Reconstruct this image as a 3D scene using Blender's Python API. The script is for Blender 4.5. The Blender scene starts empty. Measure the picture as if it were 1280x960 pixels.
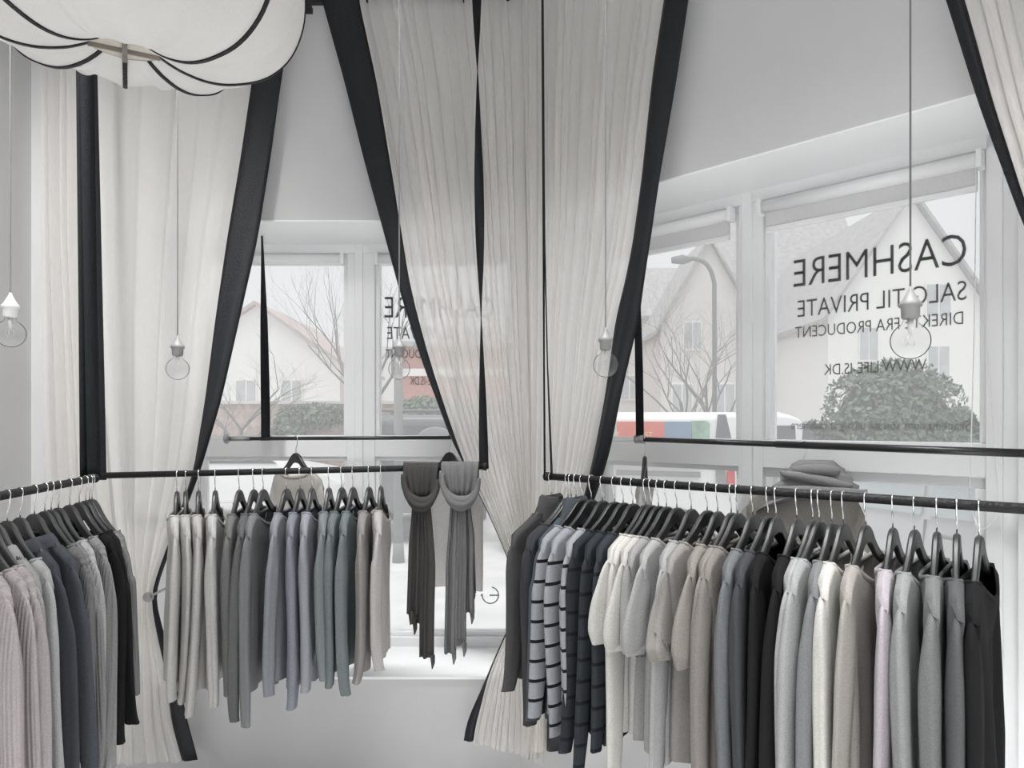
import bpy, math, random
from mathutils import Vector, Matrix
import numpy as np

sc = bpy.context.scene
COL = sc.collection
F = 900.0
EYE = 1.6
HY = 528.0
PI = math.pi
S2 = math.sqrt(0.5)

def P(px, py, Y):
    return Vector(((px - 640) / F * Y, Y, EYE + (HY - py) / F * Y))
def PR(px, py, c):
    """point on the vertical plane X + Y = c"""
    return P(px, py, c / (1 + (px - 640) / F))

# ------------------------------------------------------------------ helpers
def lin(c):
    c = c / 255.0
    return c / 12.92 if c <= 0.04045 else ((c + 0.055) / 1.055) ** 2.4
def rgb(r, g, b, k=1.0):
    return tuple(min(0.92, lin(v) * k) for v in (r, g, b)) + (1.0,)

class MB:
    def __init__(s):
        s.v = []; s.f = []; s.m = []
    def add(s, vs, fs, mi=0):
        n = len(s.v)
        s.v += [tuple(v) for v in vs]
        s.f += [tuple(i + n for i in f) for f in fs]
        s.m += [mi] * len(fs)
    def box(s, x0, x1, y0, y1, z0, z1, mi=0):
        s.obox((0, 0, 0), (1, 0, 0), (0, 1, 0), x0, x1, y0, y1, z0, z1, mi)
    def obox(s, o, d, n, s0, s1, n0, n1, z0, z1, mi=0):
        o = Vector(o); d = Vector(d); n = Vector(n); k = Vector((0, 0, 1))
        vs = [o + d * a + n * b + k * c for c in (z0, z1) for b in (n0, n1) for a in (s0, s1)]
        s.add(vs, [(0, 2, 3, 1), (4, 5, 7, 6), (0, 1, 5, 4), (2, 6, 7, 3), (0, 4, 6, 2), (1, 3, 7, 5)], mi)
    def loft(s, rings, closed=True, caps=True, mi=0):
        n = len(rings[0]); vs = [p for r in rings for p in r]; fs = []
        for i in range(len(rings) - 1):
            for j in range(n if closed else n - 1):
                a = i * n + j; b = i * n + (j + 1) % n
                fs.append((a, b, b + n, a + n))
        if caps and closed:
            fs.append(tuple(range(n - 1, -1, -1)))
            fs.append(tuple((len(rings) - 1) * n + j for j in range(n)))
        s.add(vs, fs, mi)
    def tube(s, path, r, n=8, caps=True, mi=0, flat=1.0):
        path = [Vector(p) for p in path]
        rs = r if isinstance(r, (list, tuple)) else [r] * len(path)
        rings = []; up = None
        for i, p in enumerate(path):
            t = (path[min(i + 1, len(path) - 1)] - path[max(i - 1, 0)])
            if t.length < 1e-9: t = Vector((0, 0, 1))
            t.normalize()
            if up is None:
                up = Vector((0, 0, 1)) if abs(t.z) < 0.9 else Vector((1, 0, 0))
            a = (up - t * up.dot(t))
            if a.length < 1e-6: a = t.orthogonal()
            a.normalize(); b = t.cross(a); up = a
            rings.append([p + a * (math.cos(2 * PI * k / n) * rs[i]) + b * (math.sin(2 * PI * k / n) * rs[i] * flat) for k in range(n)])
        s.loft(rings, True, caps, mi)
    def lathe(s, o, prof, n=24, mi=0, caps=False):
        o = Vector(o)
        s.loft([[o + Vector((r * math.cos(2 * PI * k / n), r * math.sin(2 * PI * k / n), z)) for k in range(n)] for r, z in prof], True, caps, mi)
    def grid(s, rows, mi=0):
        s.loft(rows, False, False, mi)
    def build(s, name, mats, parent=None, smooth=False, bevel=0, solid=0, angle=None, loc=None):
        me = bpy.data.meshes.new(name)
        me.from_pydata(s.v, [], s.f)
        if not isinstance(mats, (list, tuple)): mats = [mats]
        for m in mats: me.materials.append(m)
        if len(mats) > 1: me.polygons.foreach_set('material_index', s.m)
        if smooth: me.polygons.foreach_set('use_smooth', [True] * len(me.polygons))
        me.update()
        o = bpy.data.objects.new(name, me); COL.objects.link(o)
        if parent: o.parent = parent
        if loc: o.location = loc
        if solid:
            q = o.modifiers.new('s', 'SOLIDIFY'); q.thickness = solid; q.offset = 0
        if bevel:
            q = o.modifiers.new('b', 'BEVEL'); q.width = bevel; q.segments = 2; q.limit_method = 'ANGLE'
        return o

def tag(o, label, cat, group=None):
    o['label'] = label; o['category'] = cat
    if group: o['group'] = group
    return o
def thing(name, label, cat, loc=(0, 0, 0), rz=0, group=None):
    o = bpy.data.objects.new(name, None); COL.objects.link(o)
    o.empty_display_size = 0.05
    o.location = loc; o.rotation_euler = (0, 0, rz)
    return tag(o, label, cat, group)
def struct(o):
    o['kind'] = 'structure'; return o
def copy_tree(o, parent=None):
    c = o.copy(); COL.objects.link(c)
    if parent: c.parent = parent
    for ch in list(o.children): copy_tree(ch, c)
    return c

# ------------------------------------------------------------------ materials
def nt(name):
    m = bpy.data.materials.new(name); m.use_nodes = True
    t = m.node_tree; t.nodes.clear()
    out = t.nodes.new('ShaderNodeOutputMaterial')
    return m, t, out
def node(t, k, **kw):
    n = t.nodes.new(k)
    for a, b in kw.items(): setattr(n, a, b)
    return n
def noise_col(t, col, var, scale, detail=3, coord='Object', stretch=None):
    tc = node(t, 'ShaderNodeTexCoord')
    src = tc.outputs[coord]
    if stretch:
        mp = node(t, 'ShaderNodeMapping'); mp.inputs['Scale'].default_value = stretch
        t.links.new(src, mp.inputs['Vector']); src = mp.outputs['Vector']
    nz = node(t, 'ShaderNodeTexNoise'); nz.inputs['Scale'].default_value = scale; nz.inputs['Detail'].default_value = detail
    t.links.new(src, nz.inputs['Vector'])
    rp = node(t, 'ShaderNodeValToRGB')
    rp.color_ramp.elements[0].position = 0.3; rp.color_ramp.elements[1].position = 0.7
    rp.color_ramp.elements[0].color = tuple(max(0, c * (1 - var)) for c in col[:3]) + (1,)
    rp.color_ramp.elements[1].color = tuple(min(1, c * (1 + var)) for c in col[:3]) + (1,)
    t.links.new(nz.outputs['Fac'], rp.inputs['Fac'])
    return rp.outputs['Color'], nz.outputs['Fac'], src
def pmat(name, col, rough=0.6, var=0.06, scale=8, bump=0.0, metal=0.0, spec=0.4, detail=3):
    m, t, out = nt(name)
    b = node(t, 'ShaderNodeBsdfPrincipled')
    c, f, s = noise_col(t, col, var, scale, detail)
    t.links.new(c, b.inputs['Base Color'])
    b.inputs['Roughness'].default_value = rough; b.inputs['Metallic'].default_value = metal
    b.inputs['Specular IOR Level'].default_value = spec
    if bump:
        bp = node(t, 'ShaderNodeBump'); bp.inputs['Strength'].default_value = bump; bp.inputs['Distance'].default_value = 0.01
        t.links.new(f, bp.inputs['Height']); t.links.new(bp.outputs['Normal'], b.inputs['Normal'])
    t.links.new(b.outputs['BSDF'], out.inputs['Surface'])
    return m
def glass(name, tr, tl, gl, tint=(1, 1, 1, 1)):
    """window or bulb glass: clear, with a translucent veil imitating haze, a little reflective"""
    m, t, out = nt(name)
    a = node(t, 'ShaderNodeBsdfTransparent'); a.inputs['Color'].default_value = tint
    b = node(t, 'ShaderNodeBsdfTranslucent'); b.inputs['Color'].default_value = (0.95, 0.96, 0.96, 1)
    g = node(t, 'ShaderNodeBsdfGlossy'); g.inputs['Roughness'].default_value = 0.03
    m1 = node(t, 'ShaderNodeMixShader'); m1.inputs[0].default_value = tl
    t.links.new(a.outputs[0], m1.inputs[1]); t.links.new(b.outputs[0], m1.inputs[2])
    fr = node(t, 'ShaderNodeLayerWeight'); fr.inputs['Blend'].default_value = gl
    m2 = node(t, 'ShaderNodeMixShader')
    t.links.new(fr.outputs['Fresnel'], m2.inputs[0])
    t.links.new(m1.outputs[0], m2.inputs[1]); t.links.new(g.outputs[0], m2.inputs[2])
    t.links.new(m2.outputs[0], out.inputs['Surface'])
    return m
def sheer(name, col, transl, transp, var=0.03, weave=700, bump=0.2):
    m, t, out = nt(name)
    c, f, s = noise_col(t, col, var, 60, 4, 'Object', (6, 6, 0.6))
    d = node(t, 'ShaderNodeBsdfDiffuse'); d.inputs['Roughness'].default_value = 0.6
    tl = node(t, 'ShaderNodeBsdfTranslucent'); tp = node(t, 'ShaderNodeBsdfTransparent')
    t.links.new(c, d.inputs['Color']); t.links.new(c, tl.inputs['Color'])
    m1 = node(t, 'ShaderNodeMixShader'); m1.inputs[0].default_value = transl
    t.links.new(d.outputs[0], m1.inputs[1]); t.links.new(tl.outputs[0], m1.inputs[2])
    last = m1
    if transp:
        m2 = node(t, 'ShaderNodeMixShader'); m2.inputs[0].default_value = transp
        lw = node(t, 'ShaderNodeLayerWeight'); lw.inputs['Blend'].default_value = 0.5
        mr = node(t, 'ShaderNodeMapRange'); mr.inputs['To Min'].default_value = transp * 1.3; mr.inputs['To Max'].default_value = 0.0
        t.links.new(lw.outputs['Facing'], mr.inputs['Value']); t.links.new(mr.outputs['Result'], m2.inputs[0])
        t.links.new(m1.outputs[0], m2.inputs[1]); t.links.new(tp.outputs[0], m2.inputs[2]); last = m2
    t.links.new(last.outputs[0], out.inputs['Surface'])
    return m
CLOTH_K = 0.84
_cl = {}
def cloth(col, rib=0, stripe=None, transl=0.0, heather=0.12):
    key = (col, rib, stripe, transl, heather)
    if key in _cl: return _cl[key]
    m, t, out = nt('knit')
    g_ = sum(col) / 3.0; base = rgb(*[g_ + (v - g_) * 0.62 for v in col], k=CLOTH_K)
    c, f, src = noise_col(t, base, heather, 260, 2, 'Object')
    d = node(t, 'ShaderNodeBsdfPrincipled'); d.inputs['Roughness'].default_value = 0.9
    d.inputs['Specular IOR Level'].default_value = 0.12
    d.inputs['Sheen Weight'].default_value = 0.22 if max(col) > 90 else 0.05; d.inputs['Sheen Roughness'].default_value = 0.5
    d.inputs['Sheen Tint'].default_value = base
    if stripe:
        sp = node(t, 'ShaderNodeSeparateXYZ'); t.links.new(src, sp.inputs[0])
        mu = node(t, 'ShaderNodeMath', operation='MULTIPLY'); mu.inputs[1].default_value = 1.0 / stripe[0]
        t.links.new(sp.outputs['Z'], mu.inputs[0])
        fr = node(t, 'ShaderNodeMath', operation='FRACT'); t.links.new(mu.outputs[0], fr.inputs[0])
        lt = node(t, 'ShaderNodeMath', operation='LESS_THAN'); lt.inputs[1].default_value = stripe[1]
        t.links.new(fr.outputs[0], lt.inputs[0])
        # plain yoke above the first band
        g = node(t, 'ShaderNodeMath', operation='LESS_THAN'); g.inputs[1].default_value = -0.235
        t.links.new(sp.outputs['Z'], g.inputs[0])
        mm = node(t, 'ShaderNodeMath', operation='MULTIPLY'); t.links.new(lt.outputs[0], mm.inputs[0]); t.links.new(g.outputs[0], mm.inputs[1])
        mx = node(t, 'ShaderNodeMix', data_type='RGBA'); t.links.new(mm.outputs[0], mx.inputs[0])
        t.links.new(c, mx.inputs[6]); mx.inputs[7].default_value = rgb(*stripe[2]); c = mx.outputs[2]
    t.links.new(c, d.inputs['Base Color'])
    bp = node(t, 'ShaderNodeBump'); bp.inputs['Distance'].default_value = 0.004
    if rib:
        wv = node(t, 'ShaderNodeTexWave', bands_direction='X'); wv.inputs['Scale'].default_value = rib
        wv.inputs['Distortion'].default_value = 0.6; wv.inputs['Detail'].default_value = 1
        t.links.new(src, wv.inputs['Vector']); t.links.new(wv.outputs['Fac'], bp.inputs['Height']); bp.inputs['Strength'].default_value = 0.55
    else:
        t.links.new(f, bp.inputs['Height']); bp.inputs['Strength'].default_value = 0.25
    t.links.new(bp.outputs['Normal'], d.inputs['Normal'])
    last = d.outputs[0]
    if transl:
        tl = node(t, 'ShaderNodeBsdfTranslucent'); t.links.new(c, tl.inputs['Color'])
        ms = node(t, 'ShaderNodeMixShader'); ms.inputs[0].default_value = transl
        t.links.new(last, ms.inputs[1]); t.links.new(tl.outputs[0], ms.inputs[2]); last = ms.outputs[0]
    t.links.new(last, out.inputs['Surface'])
    _cl[key] = m
    return m

M = {}
M['wall'] = pmat('wall_paint', (0.56, 0.56, 0.56, 1), 0.75, 0.015, 5, 0.03)
M['white'] = pmat('white_lacquer', (0.86, 0.865, 0.87, 1), 0.35, 0.01, 5)
M['floor'] = pmat('floor_boards', (0.84, 0.835, 0.83, 1), 0.45, 0.12, 6)
M['black'] = pmat('black_wrap', (0.011, 0.011, 0.012, 1), 0.55, 0.35, 90, 0.4, spec=0.3)
M['strap'] = pmat('black_webbing', (0.011, 0.012, 0.014, 1), 0.8, 0.4, 220, 0.3, spec=0.2)
M['velvet'] = pmat('black_border', (0.010, 0.011, 0.014, 1), 0.5, 0.35, 160, 0.2, spec=0.35)
M['satin'] = pmat('black_satin', (0.014, 0.014, 0.015, 1), 0.32, 0.2, 60, 0.1, spec=0.7)
M['hanger'] = pmat('black_hanger', (0.016, 0.017, 0.017, 1), 0.42, 0.2, 30, 0.05, spec=0.6)
M['chrome'] = pmat('chrome_wire', (0.78, 0.78, 0.78, 1), 0.22, 0.02, 30, metal=1.0)
M['steel'] = pmat('dull_steel', (0.40, 0.40, 0.40, 1), 0.35, 0.08, 60, metal=0.9)
M['curtain'] = sheer('curtain_voile', (0.88, 0.865, 0.84, 1), 0.64, 0.20)
M['shade'] = sheer('lamp_fabric', (0.60, 0.592, 0.575, 1), 0.2, 0.0)
M['blind'] = sheer('blind_fabric', (0.80, 0.80, 0.80, 1), 0.3, 0.0)
M['pane'] = glass('window_glass', 1, 0.19, 0.04)  # translucent share lays a white veil over the view, imitating overexposed haze
M['bulb'] = glass('bulb_glass', 1, 0.06, 0.05, (0.97, 0.97, 0.97, 1))
M['socket'] = pmat('socket_grey', (0.24, 0.24, 0.235, 1), 0.5, 0.04, 30)
M['socketw'] = pmat('socket_white', (0.72, 0.72, 0.70, 1), 0.4, 0.02, 30)
M['cordw'] = pmat('cord_pale', (0.30, 0.30, 0.29, 1), 0.7, 0.05, 60)
M['cordg'] = pmat('cord_grey', (0.14, 0.14, 0.14, 1), 0.7, 0.05, 60)
M['filament'] = pmat('filament_mount', (0.6, 0.6, 0.58, 1), 0.4, 0.05, 30)
M['wood'] = pmat('grey_wood', (0.46, 0.43, 0.38, 1), 0.6, 0.15, 25)
M['wood2'] = pmat('dark_wood', (0.16, 0.14, 0.12, 1), 0.6, 0.2, 25)
M['letter'] = pmat('black_vinyl', (0.015, 0.015, 0.016, 1), 0.5, 0.1, 40)
M['lettergrey'] = pmat('grey_vinyl', (0.16, 0.16, 0.16, 1), 0.5, 0.1, 40)
M['label'] = pmat('paper_label', (0.72, 0.72, 0.70, 1), 0.7, 0.03, 60)

# ------------------------------------------------------------------ camera
cam = bpy.data.cameras.new('camera'); camo = bpy.data.objects.new('camera', cam); COL.objects.link(camo)
camo.location = (0, 0, EYE); camo.rotation_euler = (PI / 2, 0, 0)
cam.sensor_width = 36; cam.lens = F / 1280 * 36; cam.shift_y = (HY - 480) / 1280
cam.clip_start = 0.05; cam.clip_end = 400
sc.camera = camo

# ------------------------------------------------------------------ room shell
CEIL = 3.95; BACK = -1.9
FY = 3.3
FW = 3.22                                  # inner face of the wall with the narrow window
RC1 = 0.43                                 # its recess
C0 = Vector((-0.045, FY, 0))               # the corner
D = Vector((S2, -S2, 0)); N = Vector((S2, S2, 0))
TH = 0.47                                  # wall thickness
RC = 0.35                                  # window recess
LIN = EYE + 0.905; SILL = EYE - 1.145
XW0, XW1 = -1.66, 0.02                   # opening, narrow window
SW0, SW1 = 0.25, 2.2                     # opening, lettered window
SEND = 3.2
b = MB(); b.box(-2.3, 3.2, BACK, 3.4, -0.06, 0); struct(b.build('floor', M['floor']))
b = MB(); b.box(-2.6, 3.2, BACK, 4.2, CEIL, CEIL + 0.1); struct(b.build('ceiling', M['wall']))
b = MB(); b.box(-2.6, -2.15, BACK, FW, 0, CEIL); struct(b.build('wall_west', M['wall']))
b = MB()
T1 = RC1 + 0.12
b.box(-2.6, XW0, FW, FW + T1, 0, CEIL)
b.box(XW1, 0.035, FW, FW + T1, 0, CEIL)
b.box(XW0, XW1, FW, FW + T1, LIN, CEIL)
b.box(XW0, XW1, FW, FW + T1, 0, SILL)
struct(b.build('wall_north', M['wall']))
b = MB()
b.obox(C0, D, N, 0.113, SW0, 0, TH, 0, CEIL)
b.obox(C0, D, N, SW1, SEND, 0, TH, 0, CEIL)
b.obox(C0, D, N, SW0, SW1, 0, TH, LIN, CEIL)
b.obox(C0, D, N, SW0, SW1, 0, TH, 0, SILL)
struct(b.build('wall_corner', M['wall']))
e = C0 + D * SEND
b = MB(); b.box(-2.6, -2.0, BACK - 0.3, BACK, 0, CEIL); b.box(2.4, 3.2, BACK - 0.3, BACK, 0, CEIL); b.box(-2.0, 2.4, BACK - 0.3, BACK, 3.1, CEIL)
struct(b.build('wall_south', M['wall']))
b = MB(); b.box(e.x, e.x + 0.3, BACK, e.y, 0, CEIL); struct(b.build('wall_east', M['wall']))

# white painted lining of the two window recesses
def lining(name, o, d, n, a0, a1, TH=TH, RC=RC):
    m = MB(); q = 0.006
    m.obox(o, d, n, a0, a1, 0.001, TH, LIN - q, LIN)
    m.obox(o, d, n, a0 - 0.0, a1, -0.012, RC, SILL, SILL + q * 2)
    m.obox(o, d, n, a0, a0 + q, 0.001, RC, SILL, LIN); m.obox(o, d, n, a1 - q, a1, 0.001, RC, SILL, LIN)
    struct(m.build(name, M['white']))
lining('trim_1', (0, FW, 0), (1, 0, 0), (0, 1, 0), XW0, XW1, T1, RC1)
lining('trim_2', C0, D, N, SW0, SW1)

# ------------------------------------------------------------------ windows (structure)
def window(name, o, d, n, a0, a1, muls, RC=RC):
    """frame in a recess; muls = list of (start, end) of mullions along the wall"""
    glz = RC + 0.045
    def fr(mb, s0, s1, z0, z1, n0=RC, n1=RC + 0.1): mb.obox(o, d, n, s0, s1, n0, n1, z0, z1)
    f = MB()
    zt = LIN; zb = SILL; tr1 = EYE - 0.088; tr0 = EYE - 0.175
    fr(f, a0, a1, zt - 0.05, zt, RC - 0.012)
    fr(f, a0, a1, zb, zb + 0.06, RC - 0.012)
    edges = [a0, a0 + 0.075] if name == 'window_1' else [a0, a0 + 0.06]
    fr(f, a0, edges[1], zb, zt)
    endw = 0.022 if name == 'window_1' else 0.38
    fr(f, a1 - endw, a1, zb, zt)
    if name == 'window_2':
        fr(f, a1 - endw, a1 - endw + 0.045, zb, zt, RC - 0.012); fr(f, a1 - endw + 0.088, a1, zb, zt, RC - 0.035)
    spans = []; cur = edges[1]
    for m0, m1 in muls:
        fr(f, m0, m1, zb, zt, RC - 0.005)
        mm = (m0 + m1) / 2
        fr(f, mm - 0.03, mm + 0.012, zb, zt, RC - 0.018)
        spans.append((cur, m0)); cur = m1
    spans.append((cur, a1 - endw))
    for s0, s1 in spans: fr(f, s0, s1, tr0, tr1, RC - 0.003)
    fo = f.build(name, M['white'], None, bevel=0.003); struct(fo)
    for i, (s0, s1) in enumerate(spans):
        for z0, z1, w in ((tr1, zt - 0.05, 0.022), (zb + 0.06, tr0, 0.035 if i == len(spans) - 1 and name == 'window_2' else 0.02)):
            q = MB()
            for x0, x1, y0, y1 in ((s0, s1, z0, z0 + w), (s0, s1, z1 - w, z1), (s0, s0 + w, z0 + w, z1 - w), (s1 - w, s1, z0 + w, z1 - w)):
                q.obox(o, d, n, x0, x1, RC + 0.015, RC + 0.075, y0, y1)
            so = q.build('sash', M['white'], fo, bevel=0.003)
            g = MB(); g.obox(o, d, n, s0 + w, s1 - w, glz, glz + 0.004, z0 + w, z1 - w)
            g.build('glass_pane', M['pane'], fo)
    return spans
sp1 = window('window_1', Vector((0, FW, 0)), Vector((1, 0, 0)), Vector((0, 1, 0)), XW0, XW1, [(-0.835, -0.695)], RC1)
sp2 = window('window_2', C0, D, N, SW0, SW1, [(0.985, 1.085)])

# ------------------------------------------------------------------ roller blinds
def blind(o, d, n, s0, s1, zt, zb, label, RC=RC):
    t = thing('roller_blind', label, 'blind', group='white roller blinds')
    m = MB(); m.tube([o + d * s0 + n * (RC - 0.03) + Vector((0, 0, zt - 0.024)), o + d * s1 + n * (RC - 0.03) + Vector((0, 0, zt - 0.024))], 0.024, 14)
    m.build('roller', M['white'], t, True)
    m = MB(); m.obox(o, d, n, s0 + 0.012, s1 - 0.012, RC - 0.028, RC - 0.025, zb, zt - 0.02); m.build('blind_fabric', M['blind'], t)
    m = MB(); m.obox(o, d, n, s0 + 0.012, s1 - 0.012, RC - 0.034, RC - 0.02, zb - 0.012, zb + 0.008); m.build('bottom_bar', M['white'], t, bevel=0.003)
    for s in (s0, s1):
        m = MB(); m.obox(o, d, n, s - 0.012, s + 0.004, RC - 0.06, RC - 0.012, zt - 0.055, zt + 0.004); m.build('bracket', M['white'], t, bevel=0.003)
    return t
O1, D1, N1 = Vector((0, FW, 0)), Vector((1, 0, 0)), Vector((0, 1, 0))
blind(O1, D1, N1, sp1[0][0] + 0.02, sp1[0][1] - 0.012, EYE + 0.845, EYE + 0.80, 'white roller blind rolled up above the bare birch view', RC1)
blind(O1, D1, N1, sp1[1][0] + 0.02, sp1[1][1] - 0.012, EYE + 0.845, EYE + 0.80, 'white roller blind rolled up above the red brick building view', RC1)
blind(C0, D, N, sp2[0][0] + 0.02, sp2[0][1] - 0.012, EYE + 0.845, EYE + 0.735, 'white roller blind above the pane showing the delivery van')
bb = blind(C0, D, N, sp2[1][0] + 0.012, sp2[1][1] - 0.005, EYE + 0.845, EYE + 0.735, 'white roller blind above the CASHMERE lettering')
def gp(s, n, z): return C0 + D * s + N * n + Vector((0, 0, z))
ch = MB()
sx = sp2[1][1] - 0.02
pts = [gp(sx, RC - 0.035, EYE + 0.82), gp(sx - 0.004, RC - 0.04, EYE + 0.3), gp(sx - 0.012, RC - 0.05, EYE - 0.15), gp(sx - 0.01, RC - 0.055, EYE - 0.26),
       gp(sx + 0.02, RC - 0.06, EYE - 0.33), gp(sx + 0.06, RC - 0.055, EYE - 0.26), gp(sx + 0.05, RC - 0.045, EYE - 0.05), gp(sx + 0.02, RC - 0.03, EYE + 0.4), gp(sx + 0.012, RC - 0.03, EYE + 0.82)]
def smooth_path(pts, k=6):
    out = []; n = len(pts)
    for i in range(n - 1):
        p0, p1, p2, p3 = pts[max(i - 1, 0)], pts[i], pts[i + 1], pts[min(i + 2, n - 1)]
        for j in range(k):
            t = j / k
            out.append(0.5 * ((2 * p1) + (p2 - p0) * t + (2 * p0 - 5 * p1 + 4 * p2 - p3) * t * t + (3 * p1 - p0 - 3 * p2 + p3) * t ** 3))
    out.append(pts[-1]); return out
ch.tube(smooth_path(pts, 8), 0.0018, 5)
ch.build('pull_chain', M['white'], bb, True)

# ------------------------------------------------------------------ lettering on the glass
GL = RC + 0.05
def lettering(text, origin, ax, nrm, width, cap, label, mat, name='window_lettering', cat='lettering', group=None, thick=0.0015):
    """origin = where the reading starts (baseline); ax = reading direction; nrm faces the reader"""
    cu = bpy.data.curves.new('t', 'FONT'); cu.body = text; cu.size = 1; cu.extrude = 0.001; cu.offset = -0.006; cu.resolution_u = 3
    tmp = bpy.data.objects.new('t', cu); COL.objects.link(tmp)
    bpy.context.view_layer.update()
    me = bpy.data.meshes.new_from_object(tmp.evaluated_get(bpy.context.evaluated_depsgraph_get()))
    bpy.data.objects.remove(tmp); bpy.data.curves.remove(cu)
    co = [v.co.copy() for v in me.vertices]
    x0 = min(c.x for c in co); x1 = max(c.x for c in co)
    caph = 0.73 if False else max(c.y for c in co)
    up = Vector((0, 0, 1)); ax = Vector(ax); nrm = Vector(nrm)
    for v, c in zip(me.vertices, co):
        v.co = ax * ((c.x - x0) / (x1 - x0) * width) + up * (c.y / caph * cap) + nrm * (thick if c.z > 0 else 0)
    me.materials.clear(); me.materials.append(mat)
    for p in me.polygons: p.material_index = 0
    o = bpy.data.objects.new(name, me); COL.objects.link(o); o.location = origin; me.name = name
    if label: tag(o, label, cat, group)
    return o
def gl2(px):                      # position along the lettered window for a pixel column on its glass
    c = C0.x + C0.y + GL * math.sqrt(2)
    Y = c / (1 + (px - 640) / F); X = c - Y
    return (Vector((X, Y, 0)) - C0 - N * GL).dot(D)
def zpx(px, py):
    c = C0.x + C0.y + GL * math.sqrt(2)
    return EYE + (HY - py) / F * c / (1 + (px - 640) / F)
G2 = 'vinyl lettering on the wide window'
for text, pr, pl, yb, cap, lab, mt in (
        ('CASHMERE', 1208, 992, 330, 0.103, 'large black CASHMERE lettering, top line on the wide window', M['letter']),
        ('SALG TIL PRIVATE', 1208, 997, 374.5, 0.063, 'black SALG TIL PRIVATE lettering under the word CASHMERE on wide window', M['letter']),
        ('DIREKTE FRA PRODUCENT', 1204, 994, 405, 0.042, 'thin black DIREKTE FRA PRODUCENT lettering on the wide window', M['letter']),
        ('WWW.LIFE-IS.DK', 1158, 1030, 463, 0.040, 'black web address lettering above the clipped hedge on wide window', M['letter']),
        ('Skandinaviens største udsalg af cashmere', 1213, 989, 538, 0.033, 'small grey line of lettering low on the wide window', M['lettergrey'])):
    s_r, s_l = gl2(pr), gl2(pl)
    lettering(text, gp(s_r, GL, zpx(pr, yb)), -D, N, s_r - s_l, cap, lab, mt, group=G2)
XL = -0.655; WS = 0.56
G1 = 'vinyl lettering on the narrow window'
for text, z, cap, xl, w, lab in (
        ('CASHMERE', EYE + 0.538, 0.108, XL, WS, 'large black CASHMERE lettering cut off by the curtain on narrow window'),
        ('SALG TIL PRIVATE', EYE + 0.428, 0.063, XL + 0.012, WS - 0.02, 'black SALG TIL PRIVATE lettering partly behind the curtain on narrow window'),
        ('DIREKTE FRA PRODUCENT', EYE + 0.331, 0.045, XL + 0.006, WS - 0.012, 'thin black DIREKTE FRA PRODUCENT lettering partly behind curtain on narrow window'),
        ('WWW.LIFE-IS.DK', EYE + 0.193, 0.042, XL + 0.13, 0.27, 'black web address lettering over the brick view on the narrow window')):
    lettering(text, Vector((xl + w, FY + GL, z)), -D1, N1, w, cap, lab, M['letter'], group=G1)
# round emblem on the lower pane
em = thing('window_emblem', 'thin black open ring emblem with a bar on the lower pane', 'emblem')
q = P(613, 744, FY + GL)
m = MB(); m.tube([q + Vector((0.042 * math.cos(a), 0, 0.042 * math.sin(a))) for a in [math.radians(80 - k * 10) for k in range(28)]], 0.0028, 6, flat=0.5); m.build('ring', M['letter'], em, True)
for x0, x1 in ((-0.1, -0.075), (-0.05, -0.042), (-0.004, 0.042)):
    m = MB(); m.box(q.x + x0, q.x + x1, q.y - 0.001, q.y + 0.001, q.z - 0.003, q.z + 0.003); m.build('bar', M['letter'], em)

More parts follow.
